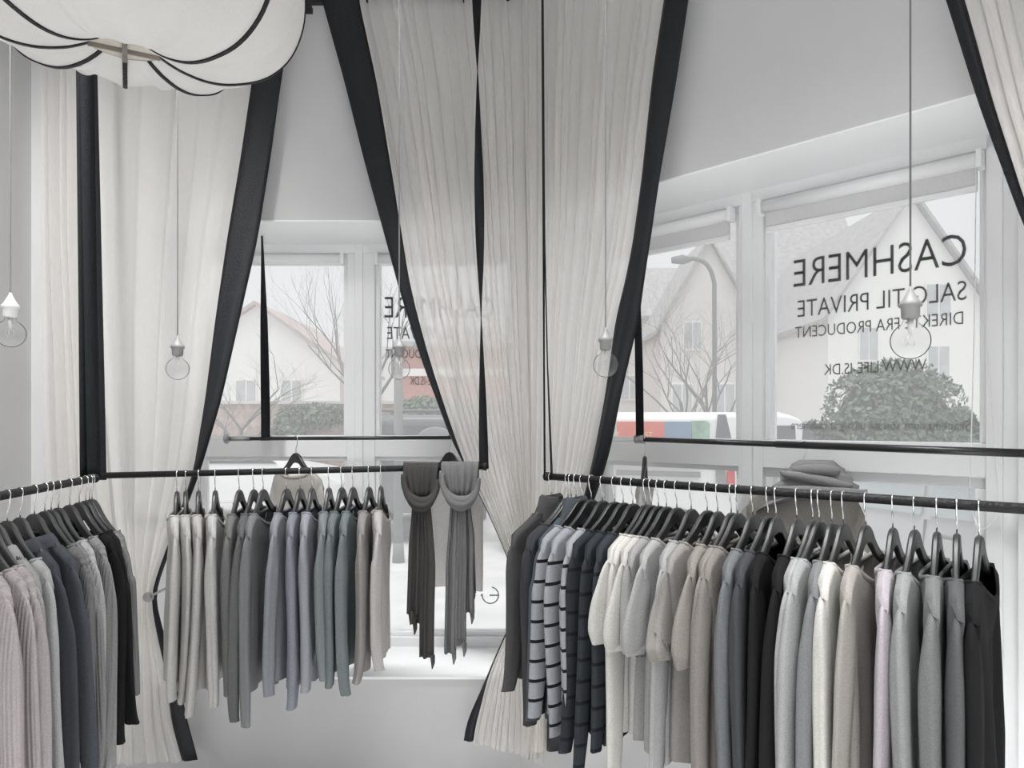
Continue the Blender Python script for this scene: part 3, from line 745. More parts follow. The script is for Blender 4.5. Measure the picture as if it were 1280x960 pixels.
# --- rail with the striped knits
STR = (0.066, 0.17, (22, 22, 24))
STR2 = (0.068, 0.17, (24, 26, 30))
angR = math.atan2(-S2, -S2)
T = 'turtle'; Cn = 'crew'
RG = [
 (689, 'sweater', 'turtleneck_sweater', 'dark grey fine turtleneck', (68, 68, 69), dict(neck=T, nw=0.085, fd=0.02, sl=-0.74, hem=-0.70)),
 (710, 'sweater', 'sweater', 'charcoal plum fine sweater', (56, 56, 60), dict(sl=-0.80)),
 (714, 'sweater', 'sweater', 'dark navy fine sweater', (48, 53, 60), dict(sl=-0.80)),
 (720, 'sweater', 'turtleneck_sweater', 'slate blue turtleneck', (64, 74, 83), dict(neck=T, nw=0.085, fd=0.02, sl=-0.80)),
 (728, 'sweater', 'sweater', 'pale grey sweater with black stripes', (146, 151, 158), dict(stripe=STR, sl=-0.79, hem=-0.78)),
 (739, 'sweater', 'sweater', 'pale grey sweater with black stripes', (147, 152, 159), dict(stripe=STR, sl=-0.82, hem=-0.78)),
 (753, 'sweater', 'sweater', 'pale grey sweater with black stripes', (149, 154, 160), dict(stripe=STR, sl=-0.82, hem=-0.78, tiltd=6)),
 (768, 'sweater', 'sweater', 'navy sweater with faint stripes', (40, 46, 52), dict(stripe=STR2, sl=-0.85)),
 (779, 'sweater', 'sweater', 'navy sweater with faint stripes', (42, 49, 56), dict(stripe=STR2, sl=-0.90)),
 (791, 'sweater', 'sweater', 'navy sweater with faint stripes', (46, 54, 61), dict(stripe=STR2, sl=-0.84, tiltd=6)),
 (807, 't_shirt', 't_shirt', 'cream knitted tee', (200, 197, 189), dict(hem=-0.74)),
 (814, 'sweater', 'sweater', 'cream long-sleeved knit', (198, 195, 187), dict(hem=-0.76, sl=-0.90)),
 (823, 't_shirt', 't_shirt', 'light beige knitted tee', (190, 187, 180), dict(hem=-0.74)),
 (833, 't_shirt', 't_shirt', 'warm grey knitted tee', (152, 151, 148), dict(hem=-0.76)),
 (846, 't_shirt', 't_shirt', 'light grey knitted tee', (162, 162, 161), dict(hem=-0.78, tiltd=6)),
 (864, 'sweater', 'sweater', 'light grey heathered sweater', (162, 163, 163), dict(hem=-0.80, sl=-0.94, tiltd=9)),
 (884, 't_shirt', 't_shirt', 'taupe grey knitted tee', (148, 143, 137), dict(hem=-0.78)),
 (897, 't_shirt', 't_shirt', 'taupe knitted tee', (145, 137, 129), dict(hem=-0.80, tiltd=5)),
 (914, 'sweater', 'sweater', 'taupe fine sweater', (142, 134, 127), dict(sl=-0.94)),
 (922, 'sweater', 'sweater', 'brownish taupe fine sweater', (136, 128, 121), dict(sl=-0.94, tiltd=5)),
 (941, 'sweater', 'sweater', 'blue grey fine sweater', (100, 105, 109), dict(sl=-0.94, tiltd=5)),
 (960, 'sweater', 'sweater', 'charcoal fine sweater', (62, 65, 68), dict(sl=-0.9)),
 (970, 'sweater', 'sweater', 'black fine sweater', (27, 27, 28), dict(sl=-0.9, tiltd=6)),
 (996, 'sweater', 'sweater', 'black fine sweater', (28, 28, 29), dict(sl=-0.92)),
 (1016, 'sweater', 'sweater', 'light grey fine sweater', (164, 165, 164), dict(sl=-0.92, nw=0.135)),
 (1024, 'sweater', 'sweater', 'light grey fine sweater', (160, 162, 161), dict(sl=-0.92, nw=0.135)),
 (1040, 'sweater', 'sweater', 'mid grey fine sweater', (124, 127, 128), dict(sl=-0.92, nw=0.135)),
 (1054, 'sweater', 'sweater', 'cream fine sweater', (205, 202, 194), dict(sl=-0.92, nw=0.135)),
 (1082, 'sweater', 'sweater', 'beige taupe fine sweater', (165, 158, 150), dict(sl=-0.92, nw=0.135)),
 (1116, 'sweater', 'sweater', 'pale lavender fine sweater', (178, 169, 177), dict(sl=-0.92, nw=0.135)),
 (1143, 'sweater', 'sweater', 'pale grey marled sweater', (146, 149, 148), dict(sl=-0.92, nw=0.135)),
 (1171, 'sweater', 'sweater', 'grey marled sweater', (108, 110, 110), dict(sl=-0.92, nw=0.135)),
 (1196, 'sweater', 'sweater', 'dark grey marled sweater', (82, 84, 86), dict(sl=-0.92, nw=0.135)),
 (1224, 'sweater', 'sweater', 'black fine sweater', (27, 27, 28), dict(sl=-0.92, nw=0.135)),
]
nR = len(RG)
for i, (px, kind, name, look, col, kw) in enumerate(RG):
    if i < 17: wh = ORD[i] + ' from the room corner on the striped-knit rail'
    else: wh = ORD[nR - 1 - i] + ' from the free end on the striped-knit rail'
    tr = 0.18 if max(col) > 120 else 0.0
    kw['tiltd'] = kw.get('tiltd', 0) * 0.6 + (5 if i >= 22 else 0) + (3 if i >= 31 else 0)
    hang(RA, RB, px, angR, kind, name, look, wh, 'black wooden hanger, ' + wh, col, 100 + i, 'knits on the striped-knit rail', 'hangers on the striped-knit rail', transl=tr, **kw)

# --- rail with the scarves
angM = -PI / 2
MG = [
 (221, 'sweater', 'sweater', 'cream fine sweater', (199, 196, 189), dict(hem=-0.80, sl=-0.84)),
 (232, 'sweater', 'sweater', 'off-white fine sweater', (192, 189, 182), dict(hem=-0.82, sl=-0.86)),
 (248, 'sweater', 'sweater', 'creamy beige fine sweater', (190, 186, 180), dict(hem=-0.80, sl=-0.88)),
 (269, 'sweater', 'sweater', 'chalk white fine sweater', (196, 195, 190), dict(hem=-0.82, sl=-0.86)),
 (299, 'sweater', 'sweater', 'mid grey heathered sweater', (120, 121, 121), dict(hem=-0.78, sl=-0.80)),
 (317, 'sweater', 'sweater', 'grey marled sweater', (104, 104, 105), dict(hem=-0.80, sl=-0.90)),
 (329, 'cardigan', 'cardigan', 'cool grey heathered cardigan', (126, 128, 130), dict(hem=-0.82, sl=-0.93)),
 (358, 'sweater', 'sweater', 'pale grey blue sweater', (140, 145, 154), dict(hem=-0.78, sl=-0.82)),
 (375, 'sweater', 'sweater', 'dusty lavender blue sweater', (132, 137, 152), dict(hem=-0.80, sl=-0.88)),
 (390, 'sweater', 'sweater', 'pale ice blue sweater', (150, 155, 164), dict(hem=-0.76, sl=-0.80)),
 (411, 'sweater', 'sweater', 'grey green sweater', (128, 137, 139), dict(hem=-0.74, sl=-0.76)),
 (427, 'sweater', 'sweater', 'sea green grey sweater', (112, 124, 126), dict(hem=-0.76, sl=-0.80)),
 (441, 'sweater', 'sweater', 'muted teal sweater', (116, 127, 129), dict(hem=-0.76, sl=-0.84)),
 (461, 'sweater', 'sweater', 'warm taupe sweater', (150, 144, 140), dict(hem=-0.74, sl=-0.80)),
 (476, 'sweater', 'sweater', 'light beige sweater', (188, 183, 178), dict(hem=-0.72, sl=-0.76)),
]
nM = len(MG)
for i, (px, kind, name, look, col, kw) in enumerate(MG):
    wh = ORD[nM - 1 - i] + ' from the knotted scarves on their rail'
    kw['tiltd'] = [24, 24, 20, 14, 9, 7, 5][i] if i < 7 else 2
    hang(MA, MBp, px, angM, kind, name, look, wh, 'black wooden hanger, ' + wh, col, 300 + i, 'knits on the scarf rail', 'hangers on the scarf rail', transl=0.22, **kw)

# --- rail with the pink knits
angL = PI - math.radians(25)
LG = [
 (115, 'sweater', 'sweater', 'grey ribbed sweater', (112, 112, 112), dict(rib=38, hem=-0.72, sl=-0.70, flare=0.02)),
 (112, 'sweater', 'sweater', 'grey ribbed sweater', (122, 122, 122), dict(rib=38, hem=-0.74, sl=-0.72, flare=0.025)),
 (107, 'sweater', 'sweater', 'black fine sweater', (27, 27, 28), dict(hem=-0.74, sl=-0.78, flare=0.08)),
 (99, 'sweater', 'sweater', 'black fine sweater', (26, 26, 27), dict(hem=-0.76, sl=-0.80, flare=0.06)),
 (87, 'sweater', 'sweater', 'grey ribbed sweater', (128, 128, 127), dict(rib=38, hem=-0.80, sl=-0.84, label=True)),
 (73, 'sweater', 'sweater', 'light grey ribbed sweater', (160, 160, 159), dict(rib=34, hem=-0.82, sl=-0.86)),
 (64, 'sweater', 'sweater', 'grey ribbed sweater', (124, 124, 124), dict(rib=38, hem=-0.78, sl=-0.82)),
 (56, 'sweater', 'sweater', 'dark grey ribbed sweater', (104, 104, 104), dict(rib=38, hem=-0.78, sl=-0.82, label=True)),
 (43, 'sweater', 'polo_sweater', 'navy collared sweater', (66, 71, 80), dict(neck='polo', nw=0.11, fd=0.03, hem=-0.80, sl=-0.82)),
 (25, 'sweater', 'polo_sweater', 'dark navy collared sweater', (60, 64, 73), dict(neck='polo', nw=0.11, fd=0.03, hem=-0.80, sl=-0.84)),
 (9, 'sweater', 'sweater', 'light grey soft sweater', (150, 151, 150), dict(hem=-0.78, sl=-0.82)),
 (-5, 'sweater', 'polo_sweater', 'grey collared sweater', (138, 138, 137), dict(neck='polo', nw=0.11, fd=0.03, hem=-0.80, sl=-0.84)),
 (-13, 'sweater', 'sweater', 'mauve pink ribbed sweater', (158, 147, 148), dict(rib=30, sl=-0.86)),
 (-26, 'sweater', 'sweater', 'mauve pink ribbed sweater', (160, 149, 149), dict(rib=30, sl=-0.86)),
 (-42, 'sweater', 'sweater', 'mauve pink ribbed sweater', (162, 151, 151), dict(rib=26, sl=-0.84)),
]
for i, (px, kind, name, look, col, kw) in enumerate(LG):
    if i < 8: wh = ORD[i] + ' from the strap end on the pink-knit rail'
    else: wh = ORD[len(LG) - 1 - i] + ' from the near end on the pink-knit rail'
    hang(LA, LB, px, angL, kind, name, look, wh, 'black wooden hanger, ' + wh, col, 500 + i, 'knits on the pink-knit rail', 'hangers on the pink-knit rail', mir=-1, hw=0.165 if i < 2 else 0.185, jit=3, **dict(dict(body=0.145, flare=0.045), **kw))

# --- garments in the window recesses
GW = 'hangers on the window rods'
hang(WA, WB, 370, math.radians(-38), 'sweater', 'sweater', 'beige sweater', 'on the rod inside the narrow window', 'black hanger on window rod behind the blue grey knits', (216, 209, 200), 701, None, None, rad=0.010, hw=0.19, jit=0, transl=0.35, hem=-0.78, sl=-0.80, body=0.16)
hang(WA, WB, 562, math.radians(-30), 'sweater', 'sweater', 'white sheer knit top', 'on window rod behind the knotted scarves', 'black hanger on window rod behind the knotted scarves', (236, 233, 229), 702, None, None, rad=0.010, hw=0.16, jit=0, transl=0.6, hem=-0.72, sl=-0.74, body=0.13)
hang(VA, VB, 806, math.radians(74), 'sweater', 'sweater', 'white sheer knit top', 'edge-on beside the black curtain border', 'black hanger edge-on beside the wide black curtain border', (236, 234, 230), 703, None, None, rad=0.011, hw=0.15, jit=0, transl=0.5, hem=-0.7, sl=-0.7)
g4 = hang(VA, VB, 1004, math.radians(-20), 'sweater', 'cardigan', 'beige cardigan under a grey scarf', 'on the lettered window rod', 'black hanger under the draped grey scarf', (214, 208, 198), 704, None, None, rad=0.012, hw=0.19, body=0.165, jit=0, transl=0.65, hem=-0.72, sl=-0.74)

# ------------------------------------------------------------------ scarves
def pleat_sheet(rows, th, npl, amp, seed, NUc=44):
    """closed pleated band: rows = (centre, half width, scale); width along X, depth along Y"""
    rnd = random.Random(seed); ph = [rnd.uniform(0, 6.3) for _ in range(3)]
    rings = []
    for c, hwid, s in rows:
        c = Vector(c); r = []
        for k in range(NUc):
            h = NUc // 2
            if k < h: u = -1 + 2 * k / h; sd = -1
            else: u = 1 - 2 * (k - h) / h; sd = 1
            f = amp * s * (math.sin(npl * PI * u + ph[0]) + 0.5 * math.sin(npl * 1.7 * PI * u + ph[1]))
            r.append(c + Vector((u * hwid, sd * th * (1 - abs(u) ** 3) + f, 0)))
        rings.append(r)
    m = MB(); m.loft(rings, True, True); return m
def scarf(px0, px1, look, mat, seed, tails, ztop_y=580):
    Y = 2.88
    cx = xp((px0 + px1) / 2, Y); w = (px1 - px0) / F * Y
    q = on_rail(MA, MBp, (px0 + px1) / 2); zr = q.z
    t = thing('knotted_scarf', look, 'scarf', (cx, Y, zr), 0, 'knotted scarves on the rail')
    h = w / 2
    # doubled fabric over the rail
    rows = [((0, 0.03, -0.10), h * 0.80, 1), ((0, 0.027, -0.04), h * 0.96, 1), ((0, 0.022, 0.0), h, 0.8), ((0, 0.010, 0.021), h, 0.4), ((0, -0.010, 0.023), h, 0.4),
            ((0, -0.024, 0.0), h, 0.9), ((0, -0.030, -0.04), h * 0.97, 1.1), ((0, -0.033, -0.085), h * 0.82, 1.2), ((0, -0.033, -0.125), h * 0.52, 1.2)]
    pleat_sheet(rows, 0.006, 5.2, 0.0075, seed).build('drape', mat, t, True)
    # the loop that wraps the knot
    m = MB()
    for lay, (dp, rr, yo) in enumerate(((0.0, 0.017, -0.046), (0.016, 0.016, -0.052), (0.031, 0.013, -0.048))):
        pts = []
        for k in range(21):
            a = PI * k / 20
            pts.append((-(h * 0.98 - 0.004 * lay) * math.cos(a), yo - 0.008 * math.sin(a) + 0.02 * (1 - math.sin(a)), -0.045 - (0.082 + dp) * math.sin(a) ** 0.8 + 0.012 * (1 - math.sin(a)) + 0.01 * math.cos(a)))
        m.tube(smooth_path([Vector(p) for p in pts], 2), [rr * (0.55 + 0.45 * math.sin(PI * i / 40)) for i in range(41)], 9, flat=0.8)
    m.build('loop', mat, t, True)
    for j, (x0, x1, zl, yo, ins) in enumerate(tails):
        rows = []
        for k in range(15):
            v = k / 14
            hw_ = (x1 - x0) / 2 * (0.62 + 0.38 * min(1, v * 2.2)) * 1.0
            c = (x0 + x1) / 2 * (0.55 + 0.45 * min(1, v * 2.5))
            rows.append(((c + 0.004 * math.sin(4 * v + j), yo, -0.11 + (zl + 0.11) * v), hw_, 0.6 + 0.7 * v))
        tb = pleat_sheet(rows, 0.006, 1.7, 0.008, seed + j).build('tail', mat, t, True)
        m = MB(); z = zl
        xe = x1 - 0.012 if ins > 0 else x0 + 0.012
        m.tube([(xe, yo, z + 0.01), (xe + 0.002, yo, z - 0.02), (xe - 0.001, yo, z - 0.045)], [0.010, 0.008, 0.002], 8, flat=0.5)
        m.build('fringe_corner', mat, tb, True)
    return t
scarf(505, 549, 'charcoal brown scarf looped over the rail, beside the beige sweater', cloth((70, 68, 67), 0, None, 0.05), 61,
      [(-0.052, 0.012, -0.575, -0.03, -1), (0.0, 0.060, -0.745, -0.042, 1), (-0.038, 0.02, -0.62, -0.01, -1)])
scarf(552, 599, 'mid grey heathered scarf looped over the rail beside its hanging strap', cloth((112, 112, 112), 0, None, 0.05), 71,
      [(-0.060, -0.012, -0.735, -0.032, 1), (-0.022, 0.03, -0.70, -0.044, 1), (0.012, 0.060, -0.575, -0.03, 1), (0.03, 0.062, -0.50, -0.01, 1)])
# scarf draped over the hanger in the lettered window
p4 = on_rail(VA, VB, 1004)
t = thing('draped_scarf', 'grey pleated scarf draped over a hanger in the lettered window', 'scarf', p4 + Vector((0.02, -0.02, 0)), math.radians(-20))
m = MB(); rings = []
for j in range(13):
    v = j / 12
    r = []
    for k in range(40):
        a = 2 * PI * k / 40
        hwid = 0.055 + 0.12 * v ** 0.8
        z = -0.052 - 0.125 * v ** 1.1 - 0.015 * math.sin(a) * v + 0.028 * v * math.cos(a)
        rid = 1 + 0.055 * math.sin(9 * v * PI + 1.2 * math.cos(a)) 
        r.append((hwid * math.cos(a) * rid + 0.012 * (1 - v), (0.03 + 0.045 * v ** 0.6) * math.sin(a) * rid, z - 0.035 * v * math.cos(a) ** 2))
    rings.append(r)
m.loft(rings, True, True); m.build('wrap', cloth((146, 146, 146), 0, None, 0.0), t, True)
for s_, ztop_, tw in ((0.0, -0.060, 0.02), (0.02, -0.092, 0.018), (0.0, -0.130, 0.016)):
    m = MB(); pts = []
    wd = 0.07 + (-0.060 - ztop_) * 1.25
    for k in range(17):
        a = PI * (k / 16)
        pts.append((-wd * math.cos(a) + 0.012, -0.03 - (0.045) * math.sin(a), ztop_ - 0.02 * math.sin(a) - 0.02 * math.cos(a) ** 2 + s_ * math.cos(a)))
    m.tube(smooth_path([Vector(p) for p in pts], 2), [tw * (0.4 + 0.6 * math.sin(PI * i / 32)) for i in range(33)], 8, flat=0.8)
    m.build('fold', cloth((146, 146, 146), 0, None, 0.0), t, True)

# ------------------------------------------------------------------ bare bulb pendants
def pendant(px, py, Y, dia, label, sockm, cordm):
    c = P(px, py, Y); R = dia / 2
    t = thing('pendant_bulb', label, 'pendant light', (c.x, c.y, c.z), 0, 'bare bulb pendants')
    m = MB(); m.lathe((0, 0, 0), [(0.0005, -R)] + [(R * math.sin(a), -R * math.cos(a)) for a in [PI * k / 18 for k in range(1, 15)]] + [(R * 0.42, R * 0.92), (R * 0.36, R * 1.08), (R * 0.34, R * 1.25)], 28)
    m.build('globe', M['bulb'], t, True)
    z0 = R * 1.18
    m = MB(); m.lathe((0, 0, z0), [(0.0, 0.0), (0.0155, 0), (0.0185, 0.004), (0.0195, 0.026), (0.0235, 0.027), (0.0235, 0.035), (0.0175, 0.041), (0.010, 0.055), (0.0055, 0.064), (0.003, 0.072), (0.0, 0.073)], 24)
    m.build('socket', sockm, t, True)
    m = MB(); m.tube([(0, 0, z0 + 0.07), (0, 0, CEIL - c.z)], 0.0024, 6); m.build('cord', cordm, t, True)
    m = MB(); m.tube([(0, 0, z0 + 0.002), (0, 0, R * 0.5), (0, 0, R * 0.3)], [0.007, 0.005, 0.002], 8)
    for k in range(5):
        a = 2 * PI * k / 5
        m.tube([(0, 0, R * 0.32), (0.012 * math.cos(a), 0.012 * math.sin(a), R * 0.15), (0.009 * math.cos(a + 0.5), 0.009 * math.sin(a + 0.5), -R * 0.3)], 0.0008, 4)
    m.build('filament', M['filament'], t, True)
    m = MB(); m.lathe((0, 0, CEIL - c.z), [(0.0, -0.03), (0.02, -0.028), (0.035, -0.015), (0.04, 0)], 20); m.build('ceiling_cup', sockm, t, True)
pendant(13, 417, 2.1, 0.080, 'clear globe bulb on a white socket before the plain wall', M['socketw'], M['cordw'])
pendant(222, 461, 2.55, 0.078, 'clear globe bulb before the tied curtain under the fabric lamp', M['socket'], M['cordw'])
pendant(499, 461, 2.60, 0.078, 'clear globe bulb before the lettering on the narrow window', M['socket'], M['cordw'])
pendant(757, 456, 2.3, 0.080, 'clear globe bulb before the wide black curtain border', M['socket'], M['cordw'])
pendant(1138, 426, 1.6, 0.082, 'large clear globe bulb hanging before the CASHMERE lettering', M['socket'], M['cordg'])

# ------------------------------------------------------------------ the fabric lamp
lc = P(156, 62, 1.5)
lamp = thing('fabric_lamp', 'large round pale fabric pendant lamp with black ribs', 'pendant light', lc)
lamp.rotation_euler = (math.radians(9), 0, math.radians(28))
prof = [(0.066, 0.0), (0.085, -0.010), (0.11, -0.020), (0.15, -0.029), (0.19, -0.029), (0.23, -0.020), (0.27, -0.004), (0.305, 0.022), (0.335, 0.060), (0.355, 0.11), (0.362, 0.16), (0.355, 0.21), (0.33, 0.26), (0.28, 0.305), (0.21, 0.335), (0.13, 0.350), (0.07, 0.352)]
pp = smooth_path([Vector((a, 0, b_)) for a, b_ in prof], 3)
m = MB(); rings = []
for p in pp:
    ring = []
    for k in range(128):
        a = 2 * PI * k / 128 + PI / 2
        s_ = (1 - abs(math.cos(4 * (a - PI / 2)))) ; bul = abs(math.sin(4 * (a - PI / 2)))
        mid = math.exp(-((((a - PI / 2) / (PI / 4)) % 1 - 0.5) / 0.06) ** 2)
        wgt = min(1, max(0, (p.x - 0.066) / 0.1))
        r = p.x * (1 + wgt * (-0.035 * bul + 0.022 * mid * bul)); z = p.z + wgt * (0.014 * bul - 0.008 * mid)
        ring.append((r * math.cos(a), r * math.sin(a), z))
    rings.append(ring)
m.loft(rings, True, False); m.build('shade', M['shade'], lamp, True)
for k in range(8):
    if k == 4: continue
    a = PI / 2 + k * PI / 4
    m = MB(); rr = []
    t_ = Vector((-math.sin(a), math.cos(a), 0)); rd = Vector((math.cos(a), math.sin(a), 0))
    for i, p in enumerate(pp):
        tg = (pp[min(i + 1, len(pp) - 1)] - pp[max(i - 1, 0)]).normalized()
        nrm = rd * tg.z - Vector((0, 0, tg.x)); 
        c = rd * p.x + Vector((0, 0, p.z)) + nrm * 0.0015
        rr.append([c + t_ * 0.0048 + nrm * 0.001, c - t_ * 0.0048 + nrm * 0.001, c - t_ * 0.0048 - nrm * 0.002, c + t_ * 0.0048 - nrm * 0.002])
    m.loft(rr, True, True); m.build('rib', M['black'], lamp)
m = MB(); m.lathe((0, 0, 0.004), [(0.0, 0.004), (0.066, 0.004), (0.0665, 0.0), (0.066, -0.003), (0.0, -0.003)], 40); m.build('base_disc', M['wood'], lamp)
m = MB(); m.box(-0.067, 0.067, -0.004, 0.004, -0.007, 0.001); m.box(-0.005, 0.005, -0.067, 0.067, -0.008, 0.001); m.build('cross_bar', M['wood2'], lamp)
m = MB(); m.tube([(0, 0, 0.01), (0, 0.0, 0.36)], 0.006, 8); m.build('stem', M['black'], lamp)
m = MB(); m.tube([(0, 0, 0.36), (0, 0.20 * (CEIL - lc.z - 0.36) * 0, CEIL - lc.z - 0.03)], 0.003, 6)
m.build('cord', M['black'], lamp)

# ================================================================== outside
GZ = -0.15
M['asphalt'] = pmat('street_paving', (0.66, 0.66, 0.66, 1), 0.9, 0.1, 3)
M['render'] = pmat('white_render', (0.84, 0.84, 0.82, 1), 0.85, 0.02, 3)
M['render2'] = pmat('cream_render', (0.70, 0.68, 0.65, 1), 0.85, 0.04, 3)
M['roof'] = pmat('slate_roof', (0.44, 0.43, 0.43, 1), 0.8, 0.15, 6)
M['roof2'] = pmat('clay_roof', (0.52, 0.45, 0.43, 1), 0.8, 0.15, 6)
M['brick'] = pmat('red_brick', (0.50, 0.25, 0.20, 1), 0.85, 0.15, 10)
M['garden'] = pmat('garden_brick', (0.50, 0.40, 0.36, 1), 0.9, 0.3, 6)
M['bark'] = pmat('bark', (0.24, 0.23, 0.22, 1), 0.9, 0.2, 20)
M['leaf'] = pmat('hedge_leaf', (0.13, 0.18, 0.12, 1), 0.6, 0.75, 9)
M['twig'] = pmat('dark_twigs', (0.035, 0.05, 0.03, 1), 0.8, 0.3, 9)
M['leaf2'] = pmat('conifer_leaf', (0.12, 0.165, 0.12, 1), 0.6, 0.75, 9)
M['ivy'] = pmat('ivy_leaf', (0.16, 0.21, 0.14, 1), 0.6, 0.75, 9)
M['carwhite'] = pmat('white_car_paint', (0.85, 0.85, 0.85, 1), 0.3, 0.01, 3, spec=0.5)
M['carsilver'] = pmat('silver_car_paint', (0.58, 0.59, 0.60, 1), 0.3, 0.02, 3, spec=0.5)
M['cargrey'] = pmat('grey_car_paint', (0.15, 0.16, 0.17, 1), 0.35, 0.03, 3, spec=0.5)
M['carglass'] = pmat('car_window', (0.10, 0.11, 0.12, 1), 0.08, 0.05, 3, spec=0.6)
M['paleglass'] = pmat('pale_car_window', (0.50, 0.55, 0.56, 1), 0.08, 0.03, 3, spec=0.6)
M['trim'] = pmat('grey_plastic', (0.22, 0.22, 0.22, 1), 0.6, 0.05, 9)
M['tyre'] = pmat('rubber', (0.03, 0.03, 0.03, 1), 0.8, 0.2, 9)
M['red'] = pmat('red_panel', (0.62, 0.12, 0.08, 1), 0.4, 0.03, 9)
M['blue'] = pmat('blue_panel', (0.16, 0.24, 0.34, 1), 0.4, 0.1, 3)
M['green'] = pmat('green_panel', (0.22, 0.36, 0.27, 1), 0.4, 0.4, 9)
M['yellow'] = pmat('yellow_print', (0.80, 0.62, 0.25, 1), 0.4, 0.03, 9)
M['tail'] = pmat('tail_lamp_red', (0.60, 0.04, 0.04, 1), 0.3, 0.05, 9)
M['winglass'] = pmat('house_window', (0.50, 0.52, 0.53, 1), 0.12, 0.1, 2, spec=0.6)
m = MB(); m.box(-60, 60, 3.9, 90, GZ - 0.1, GZ); m.box(3.0, 60, -40, 3.9, GZ - 0.1, GZ)
struct(m.build('street', M['asphalt']))

def cw(px, Y): return (px - 640) / F * Y
def house(name, label, x0, x1, y, depth, eave, apex, wallm, roofm, gable=True, wins=(), over=0.25, group=None):
    """gable=True: the gable end faces the shop; otherwise the ridge runs along X"""
    t = thing(name, label, 'house', ((x0 + x1) / 2, y, GZ), 0, group)
    w = (x1 - x0) / 2; e_ = eave - GZ; a_ = apex - GZ
    m = MB()
    if gable:
        pf_ = [(-w, 0), (w, 0), (w, e_), (0, a_), (-w, e_)]
        m.loft([[(x, 0, z) for x, z in pf_], [(x, depth, z) for x, z in pf_]], True, True)
    else:
        pf_ = [(0, 0), (depth, 0), (depth, e_), (depth / 2, a_), (0, e_)]
        m.loft([[(-w, yy, z) for yy, z in pf_], [(w, yy, z) for yy, z in pf_]], True, True)
    m.build('wall', wallm, t)
    m = MB()
    if gable:
        sl = (a_ - e_) / w
        for sd in (-1, 1):
            pts = [(0, a_ + 0.02), (sd * (w + over), e_ - over * sl + 0.02)]
            q = []
            for yy in (-over, depth + over):
                q.append([(pts[0][0], yy, pts[0][1]), (pts[1][0], yy, pts[1][1]), (pts[1][0], yy, pts[1][1] + 0.16), (pts[0][0], yy, pts[0][1] + 0.16)])
            m.loft(q, True, True)
    else:
        sl = (a_ - e_) / (depth / 2)
        for sd in (0, 1):
            yo = -over if sd == 0 else depth + over
            q = []
            for xx in (-w - over, w + over):
                q.append([(xx, depth / 2, a_ + 0.02), (xx, yo, e_ - over * sl + 0.02), (xx, yo, e_ - over * sl + 0.18), (xx, depth / 2, a_ + 0.18)])
            m.loft(q, True, True)
    m.build('roof', roofm, t)
    for wx, wz, ww, wh in wins:
        m = MB(); m.box(wx - ww / 2, wx + ww / 2, -0.06, 0.02, wz - wh / 2, wz + wh / 2)
        fr = m.build('window', M['render'], t)
        for s_ in (-1, 1):
            m = MB(); m.box(wx + s_ * ww * 0.24 - ww * 0.2, wx + s_ * ww * 0.24 + ww * 0.2, -0.08, -0.055, wz - wh * 0.44, wz + wh * 0.44); m.build('pane', M['winglass'], fr)
    return t
# white gabled house facing the lettered window
Y0 = 22.0; YB = 31.8
def hz(py, Y): return EYE + (HY - py) / F * Y
hA = house('gabled_house', 'white house with a tall gable behind the clipped hedge', cw(1035, Y0), cw(1240, Y0), Y0, 9, hz(392, Y0), hz(246, Y0), M['render'], M['roof'], True,
           [(cw(1085, Y0) - (cw(1035, Y0) + cw(1240, Y0)) / 2, hz(430, Y0) - GZ, 0.6, 1.1), (cw(1172, Y0) - (cw(1035, Y0) + cw(1240, Y0)) / 2, hz(376, Y0) - GZ, 0.8, 1.1), (cw(1172, Y0) - (cw(1035, Y0) + cw(1240, Y0)) / 2, hz(455, Y0) - GZ, 0.7, 1.2)])
x0, x1 = cw(925, YB), cw(1100, YB)
hB = house('house_wing', 'white house wing with a broad slate roof behind the CASHMERE lettering', x0, x1, YB, 9, hz(418, YB), hz(258, YB) + 1.4, M['render'], M['roof'], False,
           [(cw(1010, YB) - (x0 + x1) / 2, hz(464, YB) - GZ, 0.85, 1.85)])
m = MB(); sx_ = cw(990, 23) - (x0 + x1) / 2
# houses seen through the pane with the van
house('gabled_house', 'pale house with a steep roof behind the delivery van', cw(826, 27), cw(945, 27), 27, 4, hz(405, 27), hz(300, 27), M['render2'], M['roof'], True, [(-1.0, 2.6, 0.8, 1.3), (0.6, 2.6, 0.8, 1.3), (-0.6, 5.0, 0.7, 1.1)])
house('gabled_house', 'small far house with a dormer above the delivery van', cw(735, 36), cw(868, 36), 36, 8, hz(395, 36), hz(318, 36), M['render2'], M['roof'], False, [(-0.6, 3.5, 0.9, 1.3), (1.2, 3.5, 0.9, 1.3), (0.8, 5.8, 1.1, 1.2)])
# houses through the narrow window
house('gabled_house', 'pale far house with a wide clay roof behind the birch', cw(215, 30), cw(425, 30), 30, 9, hz(455, 30), hz(400, 30) + 0.6, M['render'], M['roof2'], True, [(-0.4, 3.0, 0.9, 1.1), (1.5, 3.0, 0.9, 1.1), (-2.0, 3.0, 0.9, 1.1)])
house('gabled_house', 'white far house with grey dormer windows behind the birch', cw(368, 40), cw(468, 40), 40, 8, hz(455, 40), hz(428, 40), M['render'], M['roof'], False, [(-0.5, 3.4, 0.9, 1.2), (0.9, 3.4, 0.9, 1.2), (-0.6, 5.2, 1.0, 0.9)])
hbk = house('brick_building', 'red brick building behind the lettering on the narrow window', cw(502, 24), cw(640, 24), 24, 8, hz(432, 24), hz(395, 24), M['brick'], M['roof'], False, [])
m = MB(); m.box(-1.85, 1.85, -0.08, 0.0, hz(470, 24) - GZ, hz(461, 24) - GZ); m.build('white_band', M['render'], hbk)
